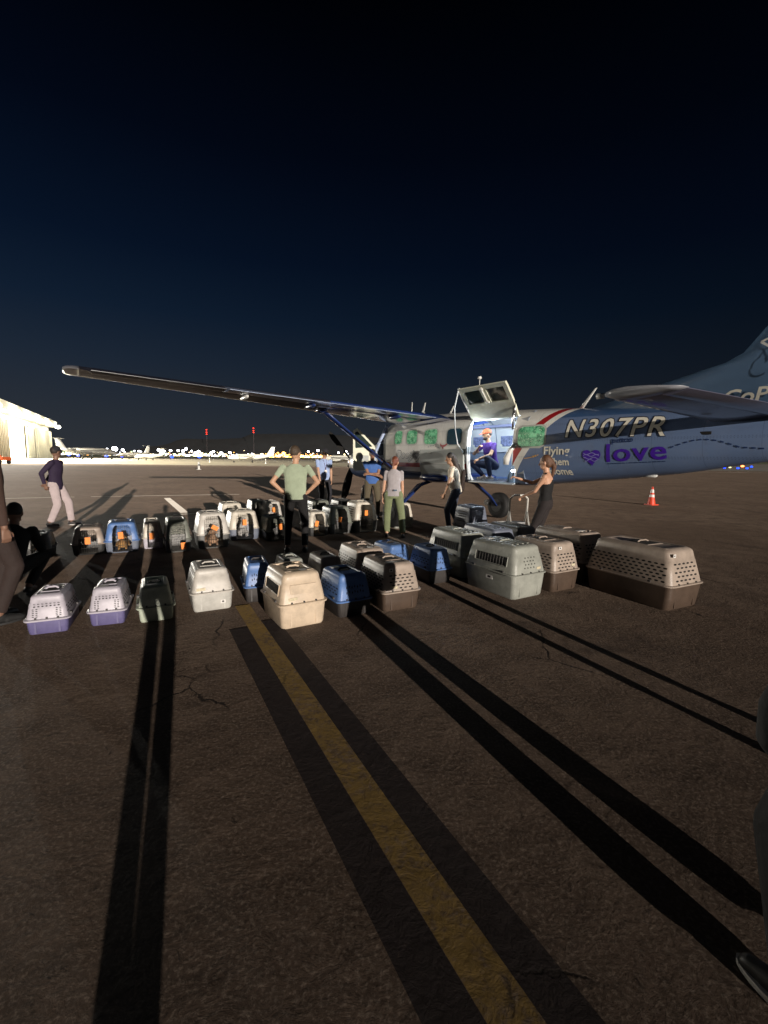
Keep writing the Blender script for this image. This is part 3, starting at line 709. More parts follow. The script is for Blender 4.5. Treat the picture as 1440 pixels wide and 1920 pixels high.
for sg, nm in ((1, 'wing'), (-1, 'wing')):
    bm = NB(); rg = []
    for b in WS:
        x0, x1, zl, zt, th = wstat(b); x1c = x1 - (0.0 if b < .7 or b > 7.6 else .42 * (x1 - x0) / 1.6)
        # main box stops where flap and aileron begin
        pts = []
        ch = x1 - x0; cut = (x1c - x0) / ch
        for x, z in foil(ch, th):
            f = x / ch
            if f > cut: k = cut; z2 = z * .9 + (0 if True else 0)
            else: k = f; z2 = z
            pts.append((7 - (x0 + k * ch), sg * b, z2 + zl + (zt - zl) * f))
        rg.append(pts)
    loft(bm, rg, True, True)
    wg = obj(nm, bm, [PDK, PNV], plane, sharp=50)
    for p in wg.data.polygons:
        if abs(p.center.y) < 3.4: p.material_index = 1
    # inner panel painted blue
    bm = NB(); x0, x1, zl, zt, th = wstat(7.75)
    rg = []
    for b, s in ((7.752, 1.0), (7.85, .97), (7.93, .86), (7.97, .62)):
        rg.append([(7 - (x0 + (x1 - x0) * (1 - s) * .4 + x * s), sg * b, z * s + zl + (zt - zl) * x / (x1 - x0) + .005 * (b - 7.75)) for x, z in foil(x1 - x0, th)])
    loft(bm, rg, True, True); obj('wing_tip', bm, mat('wing_tip_grey', (.30, .30, .32), .4, coat=.3), wg, smooth=True)
    bm = NB(); box(bm, (7 - (x0 + .05), sg * 7.96, zl + .02), (.12, .05, .05)); bmesh.ops.bevel(bm, geom=bm.edges[:], offset=.012, segments=2, affect='EDGES')
    obj('navigation_light', bm, emis('nav_lamp', (0.9, 0.95, 1.0), .5), wg)
    for nm2, b0, b1, m in (('flap', .95, 5.55, PAL), ('aileron', 5.60, 7.60, PDK)):
        bm = NB(); rg = []
        for k in range(9):
            b = b0 + (b1 - b0) * k / 8; x0, x1, zl, zt, th = wstat(b); ch = x1 - x0; xs = x1 - .40 * ch / 1.6; zc = zt + .25 * (zl - zt) + .012
            rg.append([(7 - xx, sg * b, zz2) for xx, zz2 in ((xs, zc + .055), (xs - .02, zc), (xs, zc - .045), ((xs + x1) / 2, zt - .018), (x1, zt - .004), (x1, zt + .006), ((xs + x1) / 2, zt + .045))])
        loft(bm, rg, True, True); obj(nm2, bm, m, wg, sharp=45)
    for b in (1.9, 3.9, 5.2):
        bm = NB(); x0, x1, zl, zt, th = wstat(b); sphere(bm, (7 - (x1 - .35), sg * b, zt - .06), (.26, .03, .05), 10, 6)
        obj('flap_fairing', bm, PW if b > 4 else PNV, wg, smooth=True)
    # rubber de-icing boot along the leading edge
    bm = NB(); rg = []
    for b in (1.0, 2.5, 4.4, 6.0, 7.70):
        x0, x1, zl, zt, th = wstat(b); ch = x1 - x0
        F = foil(ch, th); pk = [p for p in F if p[0] / ch < .055]; up = [p for p in pk if p[1] >= 0][::-1]; lo = [p for p in pk if p[1] < 0]
        lo = sorted(lo, key=lambda p: p[0]); seq = up + lo
        rg.append([(7 - (x0 + x) + .006, sg * b, z * 1.04 + zl + (zt - zl) * x / ch) for x, z in seq])
    loft(bm, rg, False, False, closed=False); obj('leading_edge_boot', bm, mat('boot_grey', (0.30, 0.30, 0.31), .45, var=.5, vscale=5, bump=.6, bscale=14), wg, smooth=True)
    # root panel is a brighter glossy blue
    # lift strut
    bm = NB(); p0 = Vector((7 - 4.75, sg * 3.35, 2.74)); p1 = Vector((7 - 3.92, sg * .78, 1.36)); rg = []
    for k in range(5):
        c_ = p0.lerp(p1, k / 4); rg.append([c_ + Vector((math.cos(2 * math.pi * j / 12) * .115, 0, math.sin(2 * math.pi * j / 12) * .036)) for j in range(12)])
    loft(bm, rg); obj('lift_strut', bm, PNV, plane, smooth=True)
    bm = NB(); sphere(bm, (7 - 4.75, sg * 3.38, 2.74), (.22, .10, .06), 10, 6); obj('strut_fairing', bm, PNV, wg, smooth=True)
    # wing root fillet
    bm = NB(); rg = []
    for b, s in ((.50, 1.0), (.80, 1.0), (1.02, .80)):
        x0, x1, zl, zt, th = wstat(b); rg.append([(7 - (x0 + x * 1.10), sg * b, z * 1.12 * s + zl + (zt - zl) * x / (x1 - x0) - .02) for x, z in foil(x1 - x0, th)])
    loft(bm, rg); obj('wing_root', bm, mat('root_blue', (0.05, 0.09, 0.32), .2, coat=.9), wg, sharp=60)

# tail
def slab(bm, sections, th=.10):
    """sections: (p_le, p_te, thickness, axis) closed lens sections"""
    rg = []
    for le, te, t, ax in sections:
        le, te, ax = Vector(le), Vector(te), Vector(ax); d = te - le
        up = [le + d * f + ax * t * g for f, g in ((0, 0), (.03, .45), (.12, .85), (.3, 1), (.6, .75), (.85, .35), (1, .06))]
        dn = [le + d * f - ax * t * g for f, g in ((1, .06), (.85, .35), (.6, .75), (.3, 1), (.12, .85), (.03, .45))]
        rg.append(up + dn)
    loft(bm, rg, True, True)
ys = (0, 1, 0); zs_ = (0, 0, 1)
bm = NB()
slab(bm, [((7 - 8.75, 0, 2.60), (7 - 12.1, 0, 2.40), .03, ys), ((7 - 9.4, 0, 2.76), (7 - 12.0, 0, 2.70), .045, ys), ((7 - 10.17, 0, 2.95), (7 - 11.95, 0, 2.95), .06, ys), ((7 - 11.0, 0, 3.13), (7 - 12.0, 0, 3.13), .07, ys), ((7 - 11.22, 0, 3.24), (7 - 12.05, 0, 3.24), .07, ys), ((7 - 11.46, 0, 3.55), (7 - 12.16, 0, 3.55), .065, ys), ((7 - 12.0, 0, 4.35), (7 - 12.45, 0, 4.35), .05, ys), ((7 - 12.22, 0, 4.62), (7 - 12.55, 0, 4.62), .03, ys)])
fin = obj('tail_fin', bm, PBL, plane, sharp=40)
bm = NB()
slab(bm, [((7 - 12.12, 0, 2.45), (7 - 12.62, 0, 2.35), .055, ys), ((7 - 12.07, 0, 3.24), (7 - 12.66, 0, 3.24), .055, ys), ((7 - 12.47, 0, 4.36), (7 - 12.78, 0, 4.36), .04, ys), ((7 - 12.2, 0, 4.67), (7 - 12.82, 0, 4.67), .03, ys)])
obj('rudder', bm, PBL, fin, sharp=40)
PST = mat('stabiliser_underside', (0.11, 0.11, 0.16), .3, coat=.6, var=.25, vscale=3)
for sg in (1, -1):
    bm = NB()
    zq = lambda b: 2.325 + .030 * b
    slab(bm, [((7 - (10.95 + .03 * b), sg * b, zq(b)), (7 - (11.73 - .07 * b), sg * b, zq(b)), .065, zs_) for b in (.1, 1, 2, 2.95)])
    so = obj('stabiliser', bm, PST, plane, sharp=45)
    bm = NB()
    slab(bm, [((7 - (11.75 - .07 * b), sg * b, zq(b) - .004), (7 - (12.19 - .135 * b), sg * b, zq(b) - .004), .05, zs_) for b in (.30, 1, 2, 2.95)])
    obj('elevator', bm, PST, so, sharp=45)
    bm = NB()
    slab(bm, [((7 - 11.03, sg * 2.955, zq(3)), (7 - 11.80, sg * 2.955, zq(3)), .066, zs_), ((7 - 11.02, sg * 3.06, zq(3) + .004), (7 - 11.79, sg * 3.06, zq(3) + .004), .060, zs_), ((7 - 11.12, sg * 3.125, zq(3) + .01), (7 - 11.72, sg * 3.125, zq(3) + .01), .035, zs_)])
    obj('stabiliser_tip', bm, mat('tip_grey', (0.30, 0.31, 0.34), .4, coat=.4), so, smooth=True)
    bm = NB(); tube(bm, [(7 - 11.0, sg * 3.02, zq(3)), (7 - 10.92, sg * 3.03, zq(3))], .03, 8)
    obj('static_weight', bm, PW, so, smooth=True)
# nose: spinner, propeller, exhaust
bm = NB(); rg = []
for a, r_ in ((.02, .02), (.08, .10), (.2, .18), (.34, .23), (.42, .24)): rg.append([(7 - a, r_ * math.cos(2 * math.pi * k / 16), 1.58 + r_ * math.sin(2 * math.pi * k / 16)) for k in range(16)])
loft(bm, rg); sp_ = obj('spinner', bm, CHR, plane, smooth=True)
for k in range(3):
    ang = R(47 + 120 * k); bm = NB(); rg = []
    for r_, w_, tw in ((.15, .07, 60), (.4, .11, 48), (.8, .14, 32), (1.15, .12, 22), (1.33, .06, 18)):
        dv = Vector((0, math.cos(ang), math.sin(ang))); pv = Vector((0, -math.sin(ang), math.cos(ang))); t1 = R(tw)
        cx = Vector((7 - .26, 0, 1.58)) + dv * r_
        ax1 = pv * math.cos(t1) + Vector((1, 0, 0)) * math.sin(t1); ax2 = ax1.cross(dv)
        rg.append([cx + ax1 * w_ * math.cos(2 * math.pi * j / 10) + ax2 * .018 * math.sin(2 * math.pi * j / 10) for j in range(10)])
    loft(bm, rg); obj('propeller_blade', bm, BLK, sp_, smooth=True)
bm = NB(); tube(bm, [(7 - 1.4, -.45, 1.12), (7 - 1.7, -.52, 1.02), (7 - 2.1, -.52, .98)], .12, 12); obj('exhaust', bm, CHR, plane, smooth=True)
# landing gear
def wheel(name, c, r, w):
    bm = NB(); rg = []
    for y, rr_ in ((-w / 2, r * .62), (-w / 2, r * .86), (-w * .3, r * .98), (0, r), (w * .3, r * .98), (w / 2, r * .86), (w / 2, r * .62)):
        rg.append([(c[0] + rr_ * math.cos(2 * math.pi * k / 24), c[1] + y, c[2] + rr_ * math.sin(2 * math.pi * k / 24)) for k in range(24)])
    loft(bm, rg); o = obj(name, bm, RUB, plane, sharp=50)
    bm = NB(); rg = []
    for y, rr_ in ((-w * .52, .05), (-w * .52, r * .5), (w * .52, r * .5), (w * .52, .05)): rg.append([(c[0] + rr_ * math.cos(2 * math.pi * k / 16), c[1] + y, c[2] + rr_ * math.sin(2 * math.pi * k / 16)) for k in range(16)])
    loft(bm, rg); obj('rim', bm, mat('wheel_rim', (0.035, 0.035, 0.035), .5), o, sharp=40)
for sg in (1, -1):
    wheel('main_wheel', (7 - 5.3, sg * 1.78, GZ + .36), .36, .24)
    bm = NB(); rg = []
    for p, w_ in (((7 - 5.15, sg * .45, 1.20), .13), ((7 - 5.18, sg * .95, 1.08), .11), ((7 - 5.25, sg * 1.45, .72), .08), ((7 - 5.3, sg * 1.66, GZ + .36), .06)):
        p = Vector(p); rg.append([p + Vector((w_ * math.cos(2 * math.pi * k / 10), 0, .035 * math.sin(2 * math.pi * k / 10))) for k in range(10)])
    loft(bm, rg); obj('gear_leg', bm, PNV, plane, smooth=True)
    bm = NB(); sphere(bm, (7 - 5.55, sg * .74, 1.27), (.62, .24, .115), 16, 8); obj('gear_fairing', bm, PNV, plane, smooth=True)
    bm = NB(); box(bm, (7 - 5.0, sg * 1.62, GZ + .42), (.16, .12, .16)); bmesh.ops.bevel(bm, geom=bm.edges[:], offset=.03, segments=2, affect='EDGES'); obj('brake', bm, CHR, plane)
wheel('nose_wheel', (7 - 1.2, 0, GZ + .30), .30, .20)
bm = NB(); tube(bm, [(7 - 1.2, .16, GZ + .30), (7 - 1.22, .16, .80), (7 - 1.25, 0, .92), (7 - 1.3, 0, 1.15)], .035, 8); tube(bm, [(7 - 1.2, -.16, GZ + .30), (7 - 1.22, -.16, .80), (7 - 1.25, 0, .92)], .035, 8)
obj('nose_leg', bm, CHR, plane, smooth=True)
# antennas and small fittings
def blade(name, a, z, h, sweep, w, m=PW):
    bm = NB(); rg = []
    for f in (0, .5, 1):
        ww = w * (1 - .6 * f); rg.append([(7 - (a + sweep * f) + ww * math.cos(2 * math.pi * k / 8), .012 * math.sin(2 * math.pi * k / 8), z + h * f) for k in range(8)])
    loft(bm, rg); return obj(name, bm, m, plane, smooth=True)
blade('whip_antenna', 3.55, 2.74, .55, .03, .022); blade('blade_antenna', 4.00, 2.80, .42, .16, .065); blade('blade_antenna', 5.15, 2.82, .22, .14, .045); blade('blade_antenna', 6.15, 2.80, .78, .0, .02)
bm = NB(); sphere(bm, (7 - 6.15, 0, 3.60), (.05, .05, .04), 10, 6); obj('beacon', bm, PW, plane, smooth=True)
blade('blade_antenna', 8.75, 2.64, .38, .30, .05)
bm = NB(); rg = []
for z, s in ((1.52, 1), (1.475, .95), (1.455, .8)): rg.append([(7 - 10.12 + .15 * s * math.cos(2 * math.pi * k / 14), .10 + .05 * s * math.sin(2 * math.pi * k / 14), z) for k in range(14)])
loft(bm, rg); obj('ventral_pod', bm, PW, plane, smooth=True)
bm = NB(); box(bm, (7 - 11.0, B(11.0, 2.12) + .003, 2.12), (.14, .012, .045)); obj('static_port_plate', bm, BLK, plane)

# upper cargo door, swung up: frame with two openings
bm = NB()
hb, hz_, ob, oz = .67, 2.585, 1.20, 3.17
def dp(a, t, off=0):
    y = hb + (ob - hb) * t; z = hz_ + (oz - hz_) * t + .055 * math.sin(math.pi * t)
    return (7 - (a + .10 * t), y + off * .75, z - off * .66)
ua = [DA0 - .005, DA0 + .09, DA0 + .54, DA0 + .70, DA1 - .09, DA1 + .005]; ta = [0, .22, .42, .86, 1.0]
ho = {(1, 2), (3, 2)}
for off in (0, .045):
    G = [[bm.verts.new(dp(a, t, off)) for t in ta] for a in ua]
    for i in range(5):
        for j in range(4):
            if (i, j) in ho: continue
            bm.faces.new((G[i][j], G[i + 1][j], G[i + 1][j + 1], G[i][j + 1]))
    if off == 0: G0 = G
for i in range(5):
    bm.faces.new((G0[i][0], G0[i + 1][0], G[i + 1][0], G[i][0])); bm.faces.new((G0[i][4], G0[i + 1][4], G[i + 1][4], G[i][4]))
for j in range(4):
    bm.faces.new((G0[0][j], G0[0][j + 1], G[0][j + 1], G[0][j])); bm.faces.new((G0[5][j], G0[5][j + 1], G[5][j + 1], G[5][j]))
for i, j in ho:
    for (p, q) in (((i, j), (i + 1, j)), ((i + 1, j), (i + 1, j + 1)), ((i + 1, j + 1), (i, j + 1)), ((i, j + 1), (i, j))):
        bm.faces.new((G0[p[0]][p[1]], G0[q[0]][q[1]], G[q[0]][q[1]], G[p[0]][p[1]]))
ud = obj('upper_cargo_door', bm, mat('door_cream', (0.80, 0.80, 0.64), .5, var=.15, vscale=5), plane, sharp=35)
for i, j in ho:
    bm = NB(); bm.faces.new([bm.verts.new(dp(a, t, .02)) for a, t in ((ua[i], ta[j]), (ua[i + 1], ta[j]), (ua[i + 1], ta[j + 1]), (ua[i], ta[j + 1]))])
    obj('door_window', bm, mat('door_glass', (0.03, 0.045, 0.04), .1, coat=1), ud)
bm = NB()
for a in (DA0 + .62,): tube(bm, [dp(a, .42, .06), dp(a, .95, .06)], .016, 6); box(bm, dp(a, .90, .07), (.07, .04, .03)); box(bm, dp(a, .45, .07), (.10, .04, .03))
obj('door_latch', bm, PW, ud)
bm = NB(); tube(bm, [dp(DA0 - .02, 1.0), dp(DA0 - .02, 0), (7 - DA0 + .0, B(DA0, 2.3) + .02, 2.3), (7 - DA0, B(DA0, 1.9) + .03, 1.9), (7 - DA0, B(DA0, 1.3) + .03, 1.28)], .030, 8)
obj('door_jamb', bm, mat('lit_frame_white', (0.72, 0.78, 0.82), .45), plane, smooth=True)
bm = NB(); tube(bm, [dp(DA0 - .01, .96, .05), (7 - 6.50, 1.08, 2.8), (7 - 6.42, .98, 2.4), (7 - 6.46, .92, 2.05), (7 - 6.62, .90, 1.86)], .014, 6)
obj('door_cable', bm, mat('lit_frame_white', (0.72, 0.78, 0.82), .45), plane, smooth=True)
bm = NB(); tube(bm, [dp(DA1, .35), (7 - DA1, .78, 2.45)], .012, 6); tube(bm, [dp(DA1 - .03, .25, .05), (7 - DA1 + .02, .82, 2.30)], .02, 6); obj('gas_strut', bm, CHR, plane, smooth=True)
# lower cargo door folded forward along the side
bm = NB(); A0, A1, Z0, Z1 = 5.08, 6.60, 1.33, 1.94; G = []
for off in (.03, .075):
    g = [[bm.verts.new((7 - (A0 + (A1 - A0) * i / 6), B(5.8, Z0 + (Z1 - Z0) * j / 5) + off, Z0 + (Z1 - Z0) * j / 5)) for j in range(6)] for i in range(7)]
    for i in range(6):
        for j in range(5): bm.faces.new((g[i][j], g[i + 1][j], g[i + 1][j + 1], g[i][j + 1]))
    G.append(g)
for i in range(6):
    for j in (0, 5): bm.faces.new((G[0][i][j], G[0][i + 1][j], G[1][i + 1][j], G[1][i][j]))
for j in range(5):
    for i in (0, 6): bm.faces.new((G[0][i][j], G[0][i][j + 1], G[1][i][j + 1], G[1][i][j]))
ld = obj('lower_cargo_door', bm, PGR, plane, sharp=35)
bm = NB(); box(bm, (7 - 5.45, B(5.45, 1.88) + .09, 1.86), (.10, .02, .03)); tube(bm, [(7 - 5.2, B(5.2, 1.62) + .085, 1.60), (7 - 6.5, B(6.5, 1.62) + .085, 1.62)], .008, 5)
obj('door_latch', bm, PW, ld)
# white padded door stay and blue gusset at the rear of the doorway
bm = NB(); tube(bm, [(7 - 7.93, .80, 2.02), (7 - 7.86, .84, 1.90), (7 - 7.80, .86, 1.74), (7 - 7.79, .86, 1.62)], .06, 10, taper=[.6, .8, 1.1, .9]); obj('door_stay', bm, PW, plane, smooth=True)
bm = NB(); slab(bm, [((7 - 7.72, .74, 1.27), (7 - 7.93, .74, 1.27), .03, ys), ((7 - 7.78, .77, 1.42), (7 - 7.94, .77, 1.42), .03, ys), ((7 - 7.88, .79, 1.60), (7 - 7.95, .79, 1.60), .02, ys)]); obj('door_gusset', bm, mat('gusset_blue', (0.28, 0.42, 0.62), .4), plane, smooth=True)
# crew door, open
bm = NB(); hd = Vector((7 - 2.95, .83, 0)); dv = Vector((.42, .60, 0)).normalized(); L_ = .62
def cp(s, z): return hd + dv * L_ * s + Vector((0, 0, z))
th_ = dv.cross(Vector((0, 0, 1))) * .022
pl = [cp(0, 1.38), cp(0, 2.06), cp(.62, 2.46), cp(.82, 2.56), cp(1.0, 2.50), cp(1.0, 1.44), cp(.9, 1.36)]
ip = [cp(.12, 2.05), cp(.12, 2.06), cp(.66, 2.40), cp(.82, 2.48), cp(.92, 2.44), cp(.90, 2.02), cp(.86, 2.00)]
o1 = [[bm.verts.new(p + th_ * s) for p in pl] for s in (-1, 1)]; i1 = [[bm.verts.new(p + th_ * s) for p in ip] for s in (-1, 1)]
for s in (0, 1):
    O, I = o1[s], i1[s]
    for k in range(7):
        if k in (6,): bm.faces.new((O[6], O[0], I[0], I[6])); continue
        bm.faces.new((O[k], O[k + 1], I[k + 1], I[k]))
for k in range(7):
    bm.faces.new((o1[0][k], o1[0][(k + 1) % 7], o1[1][(k + 1) % 7], o1[1][k])); bm.faces.new((i1[0][k], i1[0][(k + 1) % 7], i1[1][(k + 1) % 7], i1[1][k]))
cdr = obj('crew_door', bm, mat('door_cream', (0.80, 0.80, 0.64), .5), plane, sharp=30)
bm = NB(); box(bm, cp(.5, 1.72) - th_ * 1.4, (.28, .015, .16), rot=Matrix.Rotation(math.atan2(dv.y, dv.x), 3, 'Z')); obj('door_pocket', bm, PGR, cdr)
bm = NB(); bm.faces.new([bm.verts.new(p) for p in ip]); obj('door_window', bm, mat('door_glass', (0.03, 0.045, 0.04), .1, coat=1), cdr)

# ---- lettering laid on the skin
def text_bm(s, w, h, offset=0.0, shear=0.0, spacing=1.0):
    cu = bpy.data.curves.new('t', 'FONT'); cu.body = s; cu.offset = offset; cu.shear = shear; cu.space_character = spacing; cu.resolution_u = 3
    ob = bpy.data.objects.new('t', cu); COL.objects.link(ob)
    dg = bpy.context.evaluated_depsgraph_get(); me = bpy.data.meshes.new_from_object(ob.evaluated_get(dg))
    bpy.data.objects.remove(ob); bpy.data.curves.remove(cu)
    bm = NB(); bm.from_mesh(me); bpy.data.meshes.remove(me)
    xs = [v.co.x for v in bm.verts]; ys2 = [v.co.y for v in bm.verts]; x0, x1, y0, y1 = min(xs), max(xs), min(ys2), max(ys2)
    for v in bm.verts: v.co = Vector(((v.co.x - x0) / (x1 - x0) * w, (v.co.y - y0) / (y1 - y0) * h, 0))
    return bm
def skin(bm, a, z, off=.006, tilt=0.0, finw=None, grow=0, step_=.05):
    """map flat (x,y) to the fuselage side, splitting faces so they follow its curve"""
    W_ = max(v.co.x for v in bm.verts); H_ = max(v.co.y for v in bm.verts)
    for ax, L in ((0, W_), (1, H_)):
        k = step_
        while k < L:
            co = Vector((k, 0, 0)) if ax == 0 else Vector((0, k, 0)); no = Vector((1, 0, 0)) if ax == 0 else Vector((0, 1, 0))
            bmesh.ops.bisect_plane(bm, geom=bm.verts[:] + bm.edges[:] + bm.faces[:], plane_co=co, plane_no=no); k += step_
    for v in bm.verts:
        av = a + v.co.x; zv = z + v.co.y + tilt * v.co.x
        yv = (finw if finw is not None else B(av, zv)) + off
        v.co = Vector((7 - av, yv, zv))
    return bm
CREAM = mat('lettering_cream', (0.74, 0.71, 0.60), .45); OUT = mat('lettering_dark_outline', (0.012, 0.018, 0.04), .5); PUR = mat('lettering_purple', (0.055, 0.012, 0.30), .4); DKB = mat('lettering_navy', (0.012, 0.03, 0.10), .45); GOLD = mat('lettering_gold', (0.75, 0.42, 0.10), .45)  # OUT is the dark outline colour around the registration letters
def lettering(name, s, a0, a1, z0, z1, m, shear=0, bold=0.0, outline=None, tilt=0.0, finw=None, spacing=1.0):
    if outline: obj(name + '_outline', skin(text_bm(s, a1 - a0 + .03, z1 - z0 + .035, bold + .035, shear, spacing), a0 - .015, z0 - .018, .004, tilt, finw), outline, plane)
    return obj(name, skin(text_bm(s, a1 - a0, z1 - z0, bold, shear, spacing), a0, z0, .008, tilt, finw), m, plane)
lettering('registration_lettering', 'N307PR', 8.96, 10.50, 2.11, 2.42, CREAM, shear=.10, bold=.012, outline=OUT, tilt=-.012, spacing=1.12)
lettering('slogan_lettering', 'Flying', 8.57, 9.06, 1.77, 1.96, CREAM, bold=.02, tilt=.0)
lettering('slogan_lettering', 'Them', 8.66, 9.04, 1.625, 1.755, CREAM, bold=.02)
lettering('slogan_lettering', 'Home', 8.66, 9.07, 1.455, 1.585, CREAM, bold=.02)
lettering('sponsor_lettering', 'petco', 9.75, 10.07, 1.975, 2.075, DKB, bold=.022, tilt=.04)
lettering('sponsor_lettering', 'love', 9.67, 10.54, 1.69, 1.985, PUR, bold=.014, tilt=.06, spacing=1.05)
lettering('fin_lettering', 'CoPilot', 11.06, 11.98, 2.53, 2.73, CREAM, bold=.02, shear=.15, finw=.078, tilt=.02)
lettering('nose_lettering', 'Doogley', 4.00, 5.04, 1.68, 1.93, mat('lettering_white', (.85, .85, .82), .4), shear=.3, bold=.0, outline=mat('lettering_steel', (0.08, 0.11, 0.13), .4), tilt=-.03)
def shape(name, pts, m, off=.007, holes=None, finw=None, z_off=0):
    bm = NB(); bm.faces.new([bm.verts.new((p[0], p[1], 0)) for p in pts]); bmesh.ops.triangulate(bm, faces=bm.faces[:])
    return obj(name, skin(bm, 0, 0, off, 0, finw, step_=.06 if finw is None else 9), m, plane)
hp = []
for k in range(40):
    t = 2 * math.pi * k / 40; hp.append((9.43 + .010 * 16 * math.sin(t) ** 3 * .95, 1.78 + .0095 * (13 * math.cos(t) - 5 * math.cos(2 * t) - 2 * math.cos(3 * t) - math.cos(4 * t)), 0))
shape('heart_emblem', hp, PUR)
def ribbon(bm, pts, w):
    L = [Vector((p[0], p[1])) for p in pts]
    for p, q in zip(L, L[1:]):
        d = (q - p).normalized(); s = Vector((-d.y, d.x)) * w / 2
        bm.faces.new([bm.verts.new((*v, 0)) for v in (p - s, q - s, q + s, p + s)])
bm = NB(); LP = mat('lettering_lilac', (.22, .22, .50), .4)
for ph, oy in ((0, 1.80), (1.4, 1.755), (2.6, 1.83), (4, 1.72)):
    hw = .11 if oy < 1.75 else .13
    ribbon(bm, [(9.43 + (k / 8 - .5) * 2 * hw, oy + .018 * math.sin(k * 1.2 + ph)) for k in range(9)], .012)
obj('heart_swirl', skin(bm, 0, 0, .010, step_=99), LP, plane)
bm = NB()
for k in range(13):
    t = k / 13; a = 10.58 + 1.1 * t
    def dz(t): return 1.915 + .115 * math.sin(min(1, t * 1.35) * math.pi) * (1 if t < .74 else 0) - .02 * max(0, t - .74) * 4
    ribbon(bm, [(a, dz(t)), (a + .045, dz(t + .045))], .020)
obj('dashed_trail', skin(bm, 0, 0, .007, step_=99), DKB, plane)
bm = NB(); rn = random.Random(3); q0 = 9.68
while q0 < 10.5:
    w9 = rn.uniform(.02, .07); ribbon(bm, [(q0, 1.665 + .06 * (q0 - 9.68)), (q0 + w9, 1.665 + .06 * (q0 + w9 - 9.68))], .012); q0 += w9 + .012
obj('sponsor_strapline', skin(bm, 0, 0, .008, step_=99), DKB, plane)
bm = NB()
for k in range(5): ribbon(bm, [(5.30 + .09 * k, 2.0 + .03 * math.sin(k * .8)), (5.35 + .09 * k, 2.0 + .03 * math.sin((k + .5) * .8))], .010)
obj('dashed_trail', skin(bm, 0, 0, .007, step_=99), DKB, plane)
shape('red_aeroplane_emblem', [(5.74, 2.12), (5.77, 2.06), (5.84, 2.04), (5.93, 2.05), (6.0, 2.08), (6.0, 2.05), (5.92, 2.0), (5.88, 1.99), (5.87, 1.95), (5.83, 1.95), (5.82, 1.99), (5.76, 2.01)], mat('lettering_red', RED, .4))
bm = NB()
for k in range(7): ribbon(bm, [(8.16 + .045 * k, 1.745 + .055 * (k / 6) ** 1.6), (8.16 + .045 * k + (.034 if k > 2 else .045), 1.745 + .055 * ((k + .8) / 6) ** 1.6)], .012 + (.018 if k in (4, 5) else 0))
obj('gold_swoosh', skin(bm, 0, 0, .008, step_=99), GOLD, plane)
bm = NB()
for k in range(14):
    t0, t1 = k / 14 * 1.4 * math.pi + .9, (k + 1) / 14 * 1.4 * math.pi + .9; ribbon(bm, [(11.75 + .20 * math.cos(t0), 3.12 + .20 * math.sin(t0)), (11.75 + .20 * math.cos(t1), 3.12 + .20 * math.sin(t1))], .028)
ribbon(bm, [(11.43, 3.33), (11.75, 3.08)], .03); ribbon(bm, [(11.43, 3.33), (11.60, 3.40), (12.0, 3.42)], .025)
obj('fin_emblem', skin(bm, 0, 0, .083, finw=0.0, step_=99), PW, plane)
# ------------------------------------------------------------------ people
SKIN = lambda n, c: mat('skin_' + n, c, .55, var=.08, vscale=20)
def cap(bm, p0, p1, r0, r1, flat=1.0, ref=(0, 1, 0), round0=True, round1=True, n=12):
    """tapered limb segment; flat scales the radius across ref"""
    p0, p1 = Vector(p0), Vector(p1); d = (p1 - p0); L = d.length; d.normalize(); ref = Vector(ref)
    u = ref - d * ref.dot(d)
    if u.length < 1e-4: u = Vector((1, 0, 0)) - d * d.x
    u.normalize(); v = d.cross(u); rg = []
    def ring(c, r): rg.append([c + u * (r * flat * math.cos(2 * math.pi * k / n)) + v * (r * math.sin(2 * math.pi * k / n)) for k in range(n)])
    if round0:
        for a in (80, 50, 25): ring(p0 - d * r0 * math.sin(R(a)), r0 * math.cos(R(a)))
    ring(p0, r0); ring(p0.lerp(p1, .5), (r0 + r1) / 2); ring(p1, r1)
    if round1:
        for a in (25, 50, 80): ring(p1 + d * r1 * math.sin(R(a)), r1 * math.cos(R(a)))
    loft(bm, rg)
def tor(bm, secs, side, fwd, n=16, grow=0.0):
    """torso loft: list of (centre, half width, half depth)"""
    loft(bm, [[Vector(c) + side * ((a + grow) * math.cos(2 * math.pi * k / n)) + fwd * ((b + grow) * math.sin(2 * math.pi * k / n)) for k in range(n)] for c, a, b in secs])
def ell(bm, c, r, M): sphere(bm, c, r, 16, 10, rot=M)
def fuse(name, bm, m, parent, vox=.010, it=4, sm=.5):
    bmesh.ops.recalc_face_normals(bm, faces=bm.faces[:])
    me = bpy.data.meshes.new('raw'); bm.to_mesh(me); bm.free(); o = bpy.data.objects.new('raw', me); COL.objects.link(o)
    md = o.modifiers.new('r', 'REMESH'); md.mode = 'VOXEL'; md.voxel_size = vox
    s = o.modifiers.new('s', 'SMOOTH'); s.factor = sm; s.iterations = it
    dg = bpy.context.evaluated_depsgraph_get(); m2 = bpy.data.meshes.new_from_object(o.evaluated_get(dg)); m2.name = name
    bpy.data.objects.remove(o); bpy.data.meshes.remove(me)
    m2.materials.clear()
    return link(name, m2, parent, m, smooth=True)
def ik(a, b, l1, l2, pole):
    d = b - a; L = min(d.length, (l1 + l2) * .999); dn = d.normalized(); x = (l1 * l1 - l2 * l2 + L * L) / (2 * L)
    h = math.sqrt(max(0, l1 * l1 - x * x)); p = Vector(pole); p = (p - dn * p.dot(dn)).normalized()
    return a + dn * x + p * h, a + dn * L
